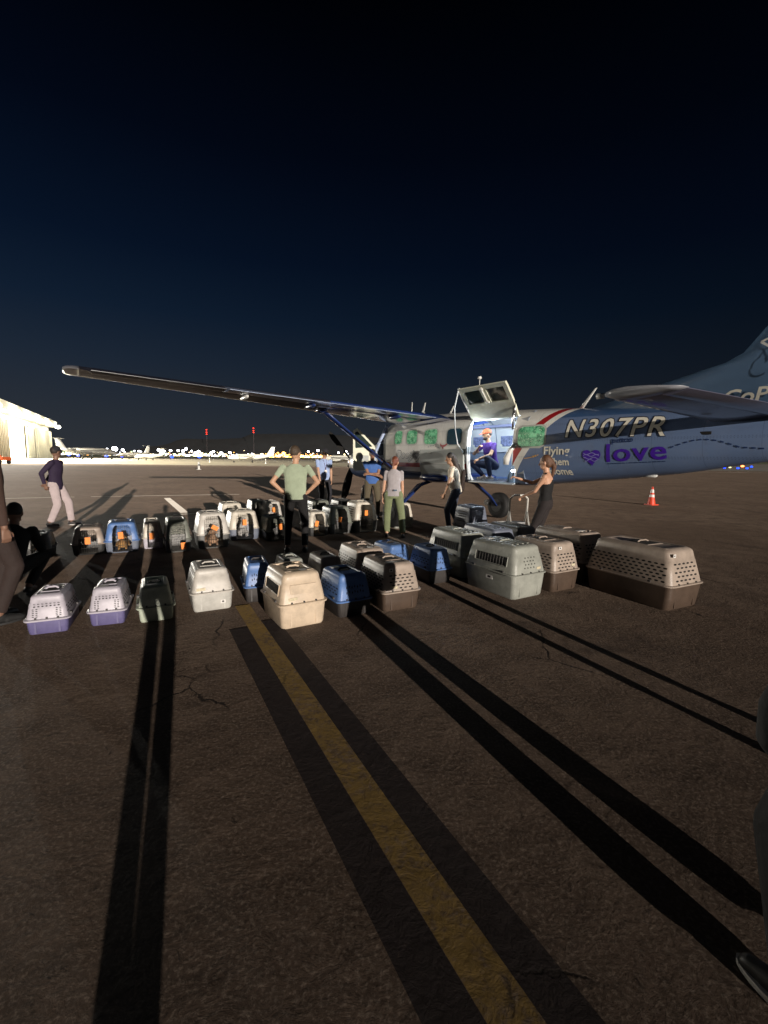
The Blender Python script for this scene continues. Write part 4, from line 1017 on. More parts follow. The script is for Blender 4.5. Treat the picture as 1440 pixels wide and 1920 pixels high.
def hand(bm, w, d, side, nrm, s=1.0, curl=35):
    """palm from the wrist w along d, fingers and thumb; side = thumb side, nrm = palm normal"""
    d = d.normalized(); side = (side - d * side.dot(d)).normalized(); nrm = d.cross(side).normalized() * (1 if d.cross(side).dot(nrm) > 0 else -1)
    k = w + d * .085 * s
    for q in (-1, -.33, .33, 1): cap(bm, w + side * .014 * q * s + d * .01, k + side * .028 * q * s, .015 * s, .0115 * s, n=8)
    for q, L in ((1, .070), (.33, .080), (-.33, .075), (-1, .058)):
        b0 = k + side * .028 * q * s; d1 = (d * math.cos(R(curl)) + nrm * math.sin(R(curl))); b1 = b0 + d1 * L * .5 * s
        d2 = (d * math.cos(R(curl * 2.2)) + nrm * math.sin(R(curl * 2.2))); b2 = b1 + d2 * L * .5 * s
        cap(bm, b0, b1, .0095 * s, .0088 * s, n=8); cap(bm, b1, b2, .0088 * s, .007 * s, n=8)
    t0 = w + d * .025 * s + side * .018 * s; t1 = t0 + (d * .6 + side * .7 + nrm * .3).normalized() * .045 * s; t2 = t1 + (d * .85 + side * .2 + nrm * .4).normalized() * .032 * s
    cap(bm, t0, t1, .013 * s, .0105 * s, n=8); cap(bm, t1, t2, .0105 * s, .008 * s, n=8)

def person(label, loc, yaw, H=1.75, female=False, pel=None, lean=0, leanside=0, feet=None, hands=None, headyaw=0, headpitch=0, skin=('tan', (.42, .24, .15)),
           top=None, topm=None, sleeve='short', bottom='trousers', botm=None, hair='short', hairm=None, cap_=None, shoes=None, group=None, z=0.0, belly=0.0, bulk=1.0, elbows=None, knees=None, beard=False, lod=False):
    t = thing('person', label, 'person', (loc[0], loc[1], z), yaw, group)     # +x local = facing direction
    s = H / 1.75
    F, S, U = Vector((1, 0, 0)), Vector((0, 1, 0)), Vector((0, 0, 1))    # S = left
    P = Vector(pel) if pel else Vector((0, 0, .95 * s))
    sp = (Matrix.Rotation(R(lean), 3, 'Y') @ Matrix.Rotation(R(-leanside), 3, 'X')) @ U
    fw = (Matrix.Rotation(R(lean), 3, 'Y')) @ F
    sw = .165 if female else .190; hw = .105 if female else .095
    N = P + sp * .50 * s; shs = [N - sp * .055 * s + S * sw * s * q * bulk for q in (1, -1)]; hips = [P + S * hw * s * q - sp * .03 * s for q in (1, -1)]
    hd = Matrix.Rotation(R(headyaw), 3, 'Z') @ Matrix.Rotation(R(headpitch), 3, 'Y'); HC = N + sp * .05 * s + (hd @ Vector((.018, 0, .125))) * s
    feet = feet or [(0.02, .11, 0), (-.02, -.11, 0)]; ank = [Vector((f[0], f[1], f[2] + .085 * s)) for f in feet]
    kn = []
    for i in (0, 1):
        pole = Vector(knees[i]) if knees else Vector((1, .12 * (1 if i == 0 else -1), 0)); k_, a_ = ik(hips[i], ank[i], .445 * s, .435 * s, pole); kn.append(k_)
    hands = hands or [(.06, .26, .78 * s), (.04, -.26, .78 * s)]
    el_, wr = [], []
    for i in (0, 1):
        pole = Vector(elbows[i]) if elbows else Vector((-.7, .6 * (1 if i == 0 else -1), -.1)); e_, w_ = ik(shs[i], Vector(hands[i]), .29 * s, .25 * s, pole); el_.append(e_); wr.append(w_)
    b = .85 if female else 1.0
    secs = [(P - sp * .10 * s, .10 * s, .07 * s), (P - sp * .05 * s, .158 * s, .105 * s), (P + sp * .02 * s, (.168 if female else .160) * s, .112 * s), (P + sp * .14 * s + fw * belly * .3, (.125 if female else .148) * s * bulk, (.088 + belly * .4) * s), (P + sp * .30 * s, .158 * s * b * bulk, .112 * s), (P + sp * .42 * s, .172 * s * b * bulk, .098 * s), (N - sp * .02 * s, .10 * s, .070 * s), (N + sp * .01 * s, .06 * s, .055 * s)]
    body = NB(); tor(body, secs, S, fw)
    cap(body, N - sp * .03 * s, HC - (hd @ U) * .04 * s, .058 * s * b, .050 * s)
    ell(body, HC + (hd @ Vector((-.008, 0, .012))) * s, (.094 * s, .075 * s, .112 * s), hd)
    ell(body, HC + (hd @ Vector((.028, 0, -.060))) * s, (.058 * s, .054 * s, .056 * s), hd)
    cap(body, HC + (hd @ Vector((.080, 0, .010))) * s, HC + (hd @ Vector((.103, 0, -.022))) * s, .008 * s, .014 * s, n=8)
    cap(body, HC + (hd @ Vector((.074, .03, .026))) * s, HC + (hd @ Vector((.074, -.03, .026))) * s, .012 * s, .012 * s, n=8)
    cap(body, HC + (hd @ Vector((.080, .018, -.052))) * s, HC + (hd @ Vector((.080, -.018, -.052))) * s, .009 * s, .009 * s, n=8)
    for q in (1, -1): ell(body, HC + (hd @ Vector((-.008, .077 * q, -.004))) * s, (.018 * s, .010 * s, .030 * s), hd)
    for i in (0, 1):
        q = 1 if i == 0 else -1
        cap(body, shs[i], el_[i], .049 * s * b, .038 * s * b); cap(body, el_[i], wr[i], .038 * s * b, .026 * s * b, flat=1.1)
        d = (wr[i] - el_[i]).normalized(); nrm = Vector((0, -q, 0)) if abs(d.z) > .5 else Vector((0, 0, -1)); sd_ = F if abs(d.z) > .5 else Vector((0, -q, .3))
        hand(body, wr[i] + d * .008, d, sd_, nrm, s)
        cap(body, hips[i], kn[i], .086 * s * (1 if not female else .97), .055 * s); cap(body, kn[i], ank[i], .055 * s, .036 * s)
        cap(body, ank[i] - U * .03 * s, Vector((feet[i][0] + .09 * s, feet[i][1] + q * .015, feet[i][2] + .035 * s)), .030 * s, .020 * s)
    sk = SKIN(*skin); fuse('body', body, sk, t, .0085 if lod else .0072, 3)
    # eyes and mouth
    bmE = NB()
    for q in (1, -1):
        e = NB(); ell(e, HC + (hd @ Vector((.081, .030 * q, .008))) * s, (.009 * s, .014 * s, .008 * s), hd); obj('eye', e, mat('eye_dark', (.05, .04, .035), .2), t, smooth=True)
    bmE.free()
    e = NB(); ell(e, HC + (hd @ Vector((.086, 0, -.052))) * s, (.007 * s, .022 * s, .006 * s), hd); obj('mouth', e, mat('lips', (.30, .10, .08), .5), t, smooth=True)
    # upper garment
    if topm:
        g = NB(); gr = .013 * s
        if top == 'tank':
            ss = [(P - sp * .04 * s, .160 * s, .108 * s)] + secs[2:5] + [(P + sp * .40 * s, .120 * s * b, .098 * s)]
            tor(g, ss, S, fw, grow=.008)
            for q in (1, -1): cap(g, P + sp * .36 * s + S * .085 * q * s + fw * .05, N + S * .075 * q * s, .03, .018); cap(g, N + S * .075 * q * s, P + sp * .36 * s + S * .06 * q * s - fw * .06, .018, .03)
        else:
            hem = -.07 if top != 'jacket' else -.14
            ss = [(P + sp * hem * s, .172 * s, .122 * s), (P, .170 * s, .120 * s)] + [(c + fw * (.0), a + .010 * s, d + .010 * s) for c, a, d in secs[3:6]] + [(N - sp * .03 * s, .115 * s, .078 * s), (N + sp * .012 * s, .066 * s, .062 * s)]
            tor(g, ss, S, fw, grow=gr * .6)
            for i in (0, 1):
                if sleeve == 'long': cap(g, shs[i], el_[i], .062 * s, .050 * s); cap(g, el_[i], wr[i] - (wr[i] - el_[i]) * .06, .050 * s, .036 * s, round1=False)
                else: cap(g, shs[i] + sp * .004, shs[i].lerp(el_[i], .62), .055 * s * b, .047 * s * b, round1=False)
        fuse('shirt' if top != 'jacket' else 'jacket', g, topm, t, .011, 9)
    if botm:
        g = NB()
        tor(g, [(P - sp * .11 * s, .13 * s, .10 * s), (P - sp * .05 * s, .168 * s, .118 * s), (P + sp * .02 * s, .170 * s, .120 * s), (P + sp * .075 * s, .150 * s, .106 * s)], S, fw, grow=.004)
        for i in (0, 1):
            wide = 1.5 if bottom == 'baggy' else 1.25 if bottom == 'wide' else (1.0 if bottom == 'leggings' else 1.12)
            cap(g, hips[i], kn[i], .100 * s * (.96 if bottom == 'leggings' else 1), .062 * s * wide)
            cap(g, kn[i], ank[i] + ((kn[i] - ank[i]) * .06 if bottom != 'baggy' else -U * .055 * s), .062 * s * wide, .046 * s * wide * (1.3 if bottom == 'baggy' else 1.15 if bottom == 'wide' else 1), round1=False)
        fuse('trousers', g, botm, t, .012, 3)
    # shoes with soles
    for i in (0, 1):
        g = NB(); f = Vector(feet[i]); q = 1 if i == 0 else -1
        cap(g, f + Vector((-.045, 0, .045)) * s, f + Vector((.02, 0, .060)) * s, .043 * s, .042 * s, n=12); cap(g, f + Vector((0, 0, .05)) * s, f + Vector((.155, q * .012, .030)) * s, .043 * s, .030 * s, n=12); cap(g, f + Vector((.05, 0, .035)) * s, f + Vector((.165, q * .012, .022)) * s, .040 * s, .024 * s, flat=1.15)
        so = fuse('shoe', g, shoes or mat('shoe_black', (.02, .02, .02), .5), t, .009, 2)
        g = NB(); rg = []
        for z_, gg in ((0.001, .0), (.022, .003)):
            rg.append([f + Vector((.055 + (.135 + gg) * math.cos(2 * math.pi * k / 20), q * .008 + (.046 + gg) * math.sin(2 * math.pi * k / 20), z_)) * 1.0 for k in range(20)])
        loft(g, rg); obj('sole', g, mat('sole_white' if shoes else 'sole_dark', (.6, .58, .55) if shoes else (.03, .03, .03), .6), so, sharp=50)
    # hair and headgear
    hm = hairm or mat('hair_dark', (.03, .02, .015), .6, bump=.6, bscale=160)
    if hair:
        g = NB()
        ell(g, HC + (hd @ Vector((-.024, 0, .036))) * s, (.094 * s, .084 * s, .102 * s), hd)
        if hair in ('pony', 'bun', 'long'):
            ell(g, HC + (hd @ Vector((-.045, 0, -.01))) * s, (.070 * s, .080 * s, .085 * s), hd)
        if hair == 'bun': ell(g, HC + (hd @ Vector((-.115, 0, .0))) * s, (.045, .045, .045), hd); cap(g, HC + (hd @ Vector((-.10, 0, -.01))), HC + (hd @ Vector((-.10, 0, -.11))), .032, .02)
        if hair == 'pony':
            a = HC + (hd @ Vector((-.10, 0, .03))) * s; b_2 = a - F * .05 - U * .10; c_2 = b_2 - U * .16 + F * .02
            cap(g, a, b_2, .035, .040); cap(g, b_2, c_2, .040, .018)
        if hair == 'long':
            cap(g, HC + (hd @ Vector((-.07, 0, 0))) * s, N - sp * .10 - fw * .11, .075, .05, flat=1.2)
        if hair == 'curly':
            for k in range(26):
                a, e2 = random.uniform(0, 6.28), random.uniform(-.3, 1.4); v_ = Vector((math.cos(a) * math.cos(e2), math.sin(a) * math.cos(e2), math.sin(e2)))
                if v_.x > .55 and v_.z < .55: continue
                ell(g, HC + hd @ (Vector((v_.x * .09 - .02, v_.y * .085, v_.z * .10 + .035))), (.03, .03, .03), hd)
        fuse('hair', g, hm, t, .010, 2)
    if beard:
        g = NB(); ell(g, HC + (hd @ Vector((.035, 0, -.070))) * s, (.062 * s, .060 * s, .050 * s), hd); obj('beard', g, hm, t, smooth=True)
    if cap_:
        g = NB(); n_k = 18; rg = []
        for el2 in (-6, 0, 15, 32, 50, 68, 84):
            rr2 = math.cos(R(el2)); rg.append([HC + (hd @ Vector((-.006 + .108 * rr2 * math.cos(2 * math.pi * k / n_k), .090 * rr2 * math.sin(2 * math.pi * k / n_k), .045 + .096 * math.sin(R(el2))))) * s for k in range(n_k)])
        loft(g, rg); cp_ = obj('cap', g, cap_, t, sharp=60)
        g = NB(); rg = []
        for dz in (-.003, .004):
            ring = []
            for k in range(11):
                a = R(-62 + 124 * k / 10); ring.append(HC + (hd @ Vector((-.006 + .106 * math.cos(a), .088 * math.sin(a), .046 + dz))) * s)
            for k in range(11):
                a = R(58 - 116 * k / 10); ring.append(HC + (hd @ Vector((.06 + .118 * math.cos(a), .072 * math.sin(a), .036 + dz - .010 * math.cos(a)))) * s)
            rg.append(ring)
        loft(g, rg); obj('brim', g, cap_, cp_, sharp=50)
    return t, dict(P=P, N=N, HC=HC, wr=wr, el=el_, sh=shs, sp=sp, fw=fw, s=s, hd=hd)

def cloth(n, c, var=.18, vs=9): return mat('cloth_' + n, c, .85, var=var, vscale=vs, bump=.9, bscale=15, dr=.5)
VIEW = lambda x, y: math.atan2(y, x)                  # yaw that faces away from the camera
BLACKC = cloth('black', (.008, .0075, .008)); KHAKI = cloth('khaki', (.11, .09, .055))
HB = mat('hair_brown', (.11, .05, .025), .55, bump=.6, bscale=160); HG = mat('hair_greyed_brown', (.065, .043, .026), .6, bump=.6, bscale=160); HAB = mat('hair_auburn', (.16, .045, .02), .5, bump=.6, bscale=160)

# man in the sage shirt, seen from behind, hands on his hips
t1, J = person('man in a sage green t-shirt and black trousers, hands on hips, back to the camera', (-1.50, 7.56), VIEW(-1.5, 7.5) - R(6), 1.80, feet=[(0, .15, 0), (0, -.15, 0)],
    hands=[(-.02, .20, 1.02), (-.02, -.20, 1.02)], elbows=[(-.35, 1, -.1), (-.35, -1, -.1)], topm=cloth('sage', (.36, .42, .30)), botm=BLACKC, hairm=HG, headyaw=-35, skin=('fair', (.50, .29, .18)), bulk=1.06, belly=.03)
# man in the pale blue uniform shirt
t2, J = person('man in a pale blue shirt, black cap and lanyard, standing with arms down', (-1.83, 13.6), R(-62), 1.90, hands=[(.10, .20, .86), (.12, -.16, .84)], topm=cloth('pale_blue', (.36, .47, .72)), botm=cloth('near_black', (.022, .022, .028)),
    cap_=cloth('cap_black', (.02, .02, .025)), headyaw=18, headpitch=12, skin=('tan2', (.46, .27, .17)))
g = NB(); s_ = J['s']; N_ = J['N']; fw_ = J['fw']
for q in (1, -1): tube(g, [N_ + Vector((-.03, .05 * q, .03)), N_ + Vector((.09, .06 * q, -.02)), N_ + Vector((.145, .025 * q, -.18)), N_ + Vector((.150, .0, -.32))], .006, 5)
obj('lanyard', g, mat('lanyard_dark', (.10, .02, .05), .6), t2); g = NB(); box(g, N_ + Vector((.158, 0, -.37)), (.008, .07, .10)); obj('badge', g, LBL, t2)
# man in royal blue
t3, J = person('man in a royal blue polo shirt with crossed forearms, by the wing strut', (-.33, 12.1), R(-84), 1.86, hands=[(.20, -.10, 1.20), (.22, .12, 1.16)], elbows=[(-.1, 1, -.6), (-.1, -1, -.6)], topm=cloth('royal_blue', (.06, .15, .42)), botm=KHAKI,
    hair='short', headpitch=14, skin=('brown', (.30, .16, .10)), feet=[(.0, .16, 0), (0, -.16, 0)])
# woman in grey tee and olive trousers, from behind
t4, J = person('woman in a pale grey t-shirt and olive trousers, auburn hair, back to the camera', (.19, 9.10), VIEW(.19, 9.1) - R(2), 1.67, female=True, hands=[(.05, .22, .80), (.10, -.18, .78)], topm=cloth('pale_grey', (.40, .37, .38)), botm=cloth('olive', (.19, .22, .115)), bottom='wide',
    hair='bun', hairm=HAB, headpitch=26, headyaw=-14, lean=8, feet=[(.05, .13, 0), (-.04, -.20, 0)], skin=('fair2', (.55, .31, .20)))
g = NB(); box(g, (-.155, -.04, .98), (.012, .065, .030)); obj('belt_tag', g, mat('denim_tag', (.07, .11, .16), .6), t4)
# woman in the patterned shirt
PAT = bpy.data.materials.new('patterned_cloth'); PAT.use_nodes = True; n_ = PAT.node_tree; b_ = n_.nodes['Principled BSDF']; X = NX(n_); t_ = n_.nodes.new('ShaderNodeTexCoord')
v_ = n_.nodes.new('ShaderNodeTexVoronoi'); v_.inputs['Scale'].default_value = 16; n_.links.new(t_.outputs['Object'], v_.inputs['Vector']); pn = X.noise(t_.outputs['Object'], 8, 3)
c = X.mix(X.m('MULTIPLY', X.m('LESS_THAN', v_.outputs['Distance'], .30), X.m('GREATER_THAN', pn.outputs['Fac'], .48)), (.80, .71, .58), (.20, .13, .12)); n_.links.new(c, b_.inputs['Base Color']); b_.inputs['Roughness'].default_value = .85
t5, J = person('woman in a cream patterned t-shirt and navy jeans with a dark bag strap, facing left', (1.56, 9.75), R(172), 1.76, female=True, lean=10, hands=[(.26, .20, .82), (.05, -.24, .84)], topm=PAT, botm=cloth('navy_jeans', (.045, .055, .085)), hair='long', headpitch=15, skin=('tan', (.42, .24, .15)), bulk=1.4, belly=.09, feet=[(.12, .12, 0), (-.12, -.12, 0)])
bgt = thing('shoulder_bag', 'dark shoulder bag hanging on the back of the woman in the patterned shirt', 'bag', (1.56, 9.85, 0), R(172)); g = NB(); cap(g, (-.17, -.05, 1.30), (-.14, -.10, .98), .10, .13, flat=.5, ref=(1, 0, 0)); b1 = fuse('bag_body', g, cloth('brown_black', (.03, .018, .014)), bgt, .012, 3)
g = NB(); tube(g, [(-.16, -.05, 1.30), (-.06, .12, 1.50), (.10, .13, 1.40), (.16, .02, 1.20), (.14, -.12, 1.02)], .012, 6); obj('strap', g, cloth('brown_black', (.03, .018, .014)), bgt, smooth=True)
# woman in black at the right
t6, J = person('woman in a black tank top with a long ponytail, holding up a lit phone', (2.63, 7.28), R(150), 1.69, female=True, top='tank', topm=BLACKC, botm=cloth('black_leggings', (.022, .016, .016)), bottom='leggings', hair='pony', hairm=HB, hands=[(.34, .03, 1.02), (.46, -.05, 1.30)], elbows=[(-.3, .6, -1), (-.1, -.6, -1)], headpitch=8, skin=('fair2', (.55, .31, .20)), feet=[(.06, .10, 0), (-.05, -.10, 0)])
W_ = J['wr'][1]; ph = thing('phone', 'phone with a bright white light in the hand of the woman in black', 'phone', (2.63, 7.28, 0), R(150)); g = NB(); box(g, (W_.x + .09, W_.y, W_.z + .07), (.010, .075, .15), rot=Matrix.Rotation(R(-12), 3, 'Y')); bmesh.ops.bevel(g, geom=g.edges[:], offset=.004, segments=2, affect='EDGES'); obj('case', g, mat('phone_black', (.02, .02, .02), .3), ph)
g = NB(); sphere(g, (W_.x + .105, W_.y + .01, W_.z + .125), (.02, .03, .018), 10, 6); obj('torch_lamp', g, emis('phone_torch', (.9, .95, 1), 30), ph); g = NB(); sphere(g, (W_.x + .075, W_.y - .02, W_.z + .125), (.006, .05, .03), 10, 6); obj('screen', g, emis('phone_torch2', (.9, .92, 1), 6), ph)
# crouching in the doorway
psi = R(90) + PSI
def PLW(a, b, z):
    fwv = Vector((math.cos(psi), math.sin(psi))); lf = Vector((-fwv.y, fwv.x)); q = Vector((2.666, 10.008)) + fwv * (7 - a) + lf * b
    return q.x, q.y, z - .103
px, py, pz = PLW(6.84, .34, 1.268)
t7, J = person('person in a purple t-shirt and orange cap crouching in the open cargo doorway', (px, py), R(205), 1.72, z=pz, pel=(-.10, 0, .34), lean=14, feet=[(.10, .20, 0), (.02, -.13, 0)], knees=[(1, .5, .5), (1, -.5, .4)], hands=[(.38, .18, .46), (.24, -.05, .70)], elbows=[(-.2, .8, -.6), (0, -.8, -.6)], headyaw=-18, headpitch=8,
    topm=cloth('purple', (.08, .028, .28)), botm=cloth('dark_jeans', (.03, .04, .085)), cap_=cloth('orange', (.62, .12, .05)), hair='short', skin=('fair', (.50, .29, .18)), beard=True, shoes=mat('shoe_tan', (.30, .24, .20), .6))
# at the left
t8, J = person('person walking in a dark purple top, black cap, pale trousers and two tone trainers', (-7.45, 10.15), R(10), 1.80, feet=[(.24, .08, 0), (-.12, -.10, 0)], hands=[(-.30, .22, 1.00), (-.10, -.24, .95)], topm=cloth('dark_purple', (.025, .014, .040)), top='jacket', sleeve='long', botm=cloth('pale_pink_beige', (.50, .42, .42)), bottom='wide', cap_=cloth('cap_black', (.02, .02, .025)), headyaw=60, shoes=mat('shoe_black2', (.04, .035, .035), .5), skin=('brown2', (.22, .12, .08)), lean=4)
t9, J = person('tall person in brown clothes standing at the left edge of the picture', (-3.72, 4.16), R(60), 1.90, topm=cloth('brown', (.055, .030, .022)), botm=cloth('dark_brown', (.03, .018, .015)), sleeve='long', hair='short', hairm=HB, skin=('brown2', (.22, .12, .08)))
t10, J = person('person in black crouching between the far dark carriers and the left front carrier', (-4.26, 5.02), R(112), 1.70, pel=(-.12, 0, .36), lean=34, feet=[(.10, .15, 0), (.0, -.14, 0)], knees=[(1, .4, .6), (1, -.4, .5)], hands=[(.42, .16, .40), (.42, -.12, .38)], topm=BLACKC, botm=BLACKC, sleeve='long', hair='short', hairm=mat('hair_black', (.02, .015, .012), .7, bump=.6, bscale=160), headpitch=15, skin=('brown2', (.22, .12, .08)))
# beyond the right edge and behind the camera: they only throw the long shadows and show a shoe
t11, J = person('person in black at the bottom right corner, one shoe with a pale edge in view', (1.36, 1.15), R(112), 1.72, feet=[(.0, .13, 0), (.05, -.15, 0)], knees=[(1, -.35, 0), (1, 0, 0)], hands=[(-.12, .10, .80), (.25, -.29, 1.10)], topm=BLACKC, botm=BLACKC, bottom='baggy', sleeve='long', shoes=mat('shoe_dark', (.012, .012, .012), .5), lod=True)
t12, J2 = person('person standing outside the right picture edge whose legs cast two thin long shadows', (2.47, 2.05), R(112), 1.70, female=True, feet=[(.0, .15, 0), (.0, -.15, 0)], topm=BLACKC, botm=BLACKC, bottom='leggings', lod=True)
t13, J3 = person('photographer standing behind the camera whose joined legs shade the sage carrier', (-.01, -.42), R(90), 1.66, feet=[(.05, .064, 0), (.02, -.030, 0)], hands=[(.26, .14, 1.34), (.26, -.02, 1.36)], topm=BLACKC, botm=BLACKC, bottom='leggings', lod=True)
W2 = Matrix.Rotation(R(112), 3, 'Z') @ J['wr'][1] + Vector((1.36, 1.15, 0))
tb = thing('tote_bag', 'black tote bag hanging from a hand at the right edge of the picture', 'bag', (W2.x - .07, W2.y + .02, 0), R(30))
g = NB(); tor(g, [(Vector((0, 0, .56)), .09, .06), (Vector((0, 0, .60)), .12, .085), (Vector((0, 0, .74)), .14, .085), (Vector((0, 0, .84)), .14, .05), (Vector((0, 0, .86)), .11, .03)], Vector((1, 0, 0)), Vector((0, 1, 0))); fuse('bag_body', g, BLACKC, tb, .010, 3)
g = NB(); tube(g, [(-.10, 0, .84), (-.06, 0, .94), (.06, -.03, W2.z - .09), (.06, 0, .94), (.10, 0, .84)], .008, 6); obj('handle', g, BLACKC, tb, smooth=True)

# ------------------------------------------------------------------ dogs
def dog(label, loc, yaw, s, col, patch=None, sitting=False, z=0.0, cat='dog'):
    t = thing('dog', label, cat, (loc[0], loc[1], z), yaw); g = NB()
    if sitting:
        cap(g, (-.16, 0, .16), (.02, 0, .36), .135, .115); cap(g, (.02, 0, .36), (.10, 0, .52), .10, .068)
        for q in (1, -1):
            cap(g, (-.14, .10 * q, .13), (.08, .13 * q, .14), .085, .055); cap(g, (.08, .13 * q, .14), (-.03, .13 * q, .035), .050, .03); cap(g, (-.03, .13 * q, .03), (.10, .13 * q, .025), .028, .026)
            cap(g, (.06, .075 * q, .34), (.10, .08 * q, .16), .050, .030); cap(g, (.10, .08 * q, .16), (.10, .08 * q, .03), .029, .024); cap(g, (.09, .08 * q, .025), (.15, .08 * q, .02), .028, .024)
        H = Vector((.14, 0, .58)); cap(g, (-.24, 0, .06), (-.42, .10, .03), .032, .012)
    else:
        cap(g, (-.18, 0, .10), (.14, 0, .11), .10, .095); cap(g, (.14, 0, .12), (.20, 0, .22), .075, .055)
        for q in (1, -1):
            cap(g, (-.18, .08 * q, .08), (-.05, .12 * q, .05), .060, .03); cap(g, (.14, .07 * q, .06), (.30, .07 * q, .03), .036, .024)
        H = Vector((.23, 0, .27)); cap(g, (-.26, 0, .07), (-.34, .10, .04), .025, .010)
    ell(g, H, (.070, .062, .062), Matrix.Identity(3)); cap(g, H + Vector((.04, 0, -.02)), H + Vector((.12, 0, -.035)), .042, .028)
    for q in (1, -1): cap(g, H + Vector((-.02, .045 * q, .04)), H + Vector((-.01, .085 * q, -.02)), .026, .018, flat=.5)
    for v in g.verts: v.co *= s
    fuse('body', g, mat('fur_' + label.split()[0] + '_' + label.split()[1], col, .9, var=.55, vscale=9, dark=patch or tuple(c * .5 for c in col), bump=.8, bscale=180), t, .010 * s, 2)
    for q in (1, -1): g = NB(); sphere(g, (H + Vector((.058, .028 * q, .018))) * s, .009 * s, 8, 6); obj('eye', g, mat('eye_dark', (.05, .04, .035), .2), t, smooth=True)
    g = NB(); sphere(g, (H + Vector((.146, 0, -.028))) * s, (.014 * s, .016 * s, .012 * s), 8, 6); obj('nose', g, BLK, t, smooth=True)
    return t
lyv = Vector((-math.sin(R(29)), math.cos(R(29))))
def inside(x, y, d): return (x + lyv.x * d, y + lyv.y * d)
dog('black and white puppy sitting inside a white carrier', inside(-2.71, 8.64, .20), R(-62), .60, (.62, .60, .58), (.03, .03, .03), sitting=True, z=.04)
dog('tan brindled puppy lying inside the beige carrier', inside(-3.00, 7.80, .26), R(-62), .85, (.42, .26, .16), (.08, .045, .03), z=.04)
dog('golden puppy lying inside the blue carrier', inside(-4.35, 7.34, .26), R(-62), .75, (.50, .28, .10), (.14, .07, .03), z=.04)
dog('cream puppy lying inside the small cream carrier', inside(-1.34, 9.16, .26), R(-62), .65, (.55, .45, .30), (.2, .14, .08), z=.03)

# ------------------------------------------------------------------ things on the apron
def cone(label, x, y, h):
    t = thing('traffic_cone', label, 'traffic cone', (x, y, 0), R(20)); OR = mat('cone_orange', (.80, .07, .025), .5, var=.15); RF = mat('cone_band', (.75, .72, .68), .35)
    g = NB(); box(g, (0, 0, .018), (.36, .36, .034)); bmesh.ops.bevel(g, geom=g.edges[:], offset=.012, segments=2, affect='EDGES'); obj('base', g, OR, t)
    r = lambda z: .135 - (.135 - .028) * (z - .035) / (h - .035)
    g = NB(); loft(g, [[(r(z) * math.cos(2 * math.pi * k / 20), r(z) * math.sin(2 * math.pi * k / 20), z) for k in range(20)] for z in (.035, .2, h * .5, h * .8, h)]); obj('cone', g, OR, t, sharp=50)
    for a, b in ((.44, .58), (.68, .86)):
        g = NB(); loft(g, [[((r(z) + .003) * math.cos(2 * math.pi * k / 20), (r(z) + .003) * math.sin(2 * math.pi * k / 20), z) for k in range(20)] for z in (h * a, h * b)], False, False); obj('reflective_band', g, RF, t, smooth=True)
cone('orange traffic cone with two white bands under the aeroplane tail', 10.0, 16.7, .68)
# folding step with white tube handle
t = thing('step_ladder', 'white tubular folding step ladder beside the woman in black', 'step ladder', (2.42, 8.00, 0), R(100)); TUB = mat('white_tube', (.72, .70, .64), .35)
for q, nm in ((1, 'side_rail'), (-1, 'side_rail')):
    g = NB(); tube(g, [(.24, .17 * q, 0), (.02, .17 * q, .72), (-.22, .17 * q, 0)], .016, 8); obj(nm, g, TUB, t, smooth=True)
g = NB(); tube(g, [(.02, .17, .70), (.01, .17, .92), (-.01, .10, .985), (-.01, -.10, .985), (.01, -.17, .92), (.02, -.17, .70)], .017, 8); obj('handrail', g, TUB, t, smooth=True)
for z in (.24, .48): g = NB(); box(g, (.23 - z * .28, 0, z), (.20, .34, .025)); bmesh.ops.bevel(g, geom=g.edges[:], offset=.008, segments=2, affect='EDGES'); obj('step', g, mat('step_grey', (.25, .25, .25), .5), t)
# white bollard-like runway edge markers
def marker(label, x, y, h):
    t = thing('edge_marker', label, 'marker post', (x, y, 0), 0, 'small white marker posts on the apron'); g = NB(); loft(g, [[(r_ * math.cos(2 * math.pi * k / 12), r_ * math.sin(2 * math.pi * k / 12), z) for k in range(12)] for z, r_ in ((0, .30), (.06, .30), (.08, .13), (h, .11), (h + .05, .06))]); obj('post', g, PW, t, sharp=40)
    g = NB(); loft(g, [[(.135 * math.cos(2 * math.pi * k / 12), .135 * math.sin(2 * math.pi * k / 12), z) for k in range(12)] for z in (h * .5, h * .75)], False, False); obj('band', g, mat('band_grey', (.2, .2, .2), .5), t, smooth=True)
marker('white marker post on the apron in front of the distant town lights', -23.5, 57, .95); marker('white marker post left of the parked white turboprop', -52, 134, 1.3); marker('white marker post under the tail of the parked white turboprop', -30.6, 116, 1.2)

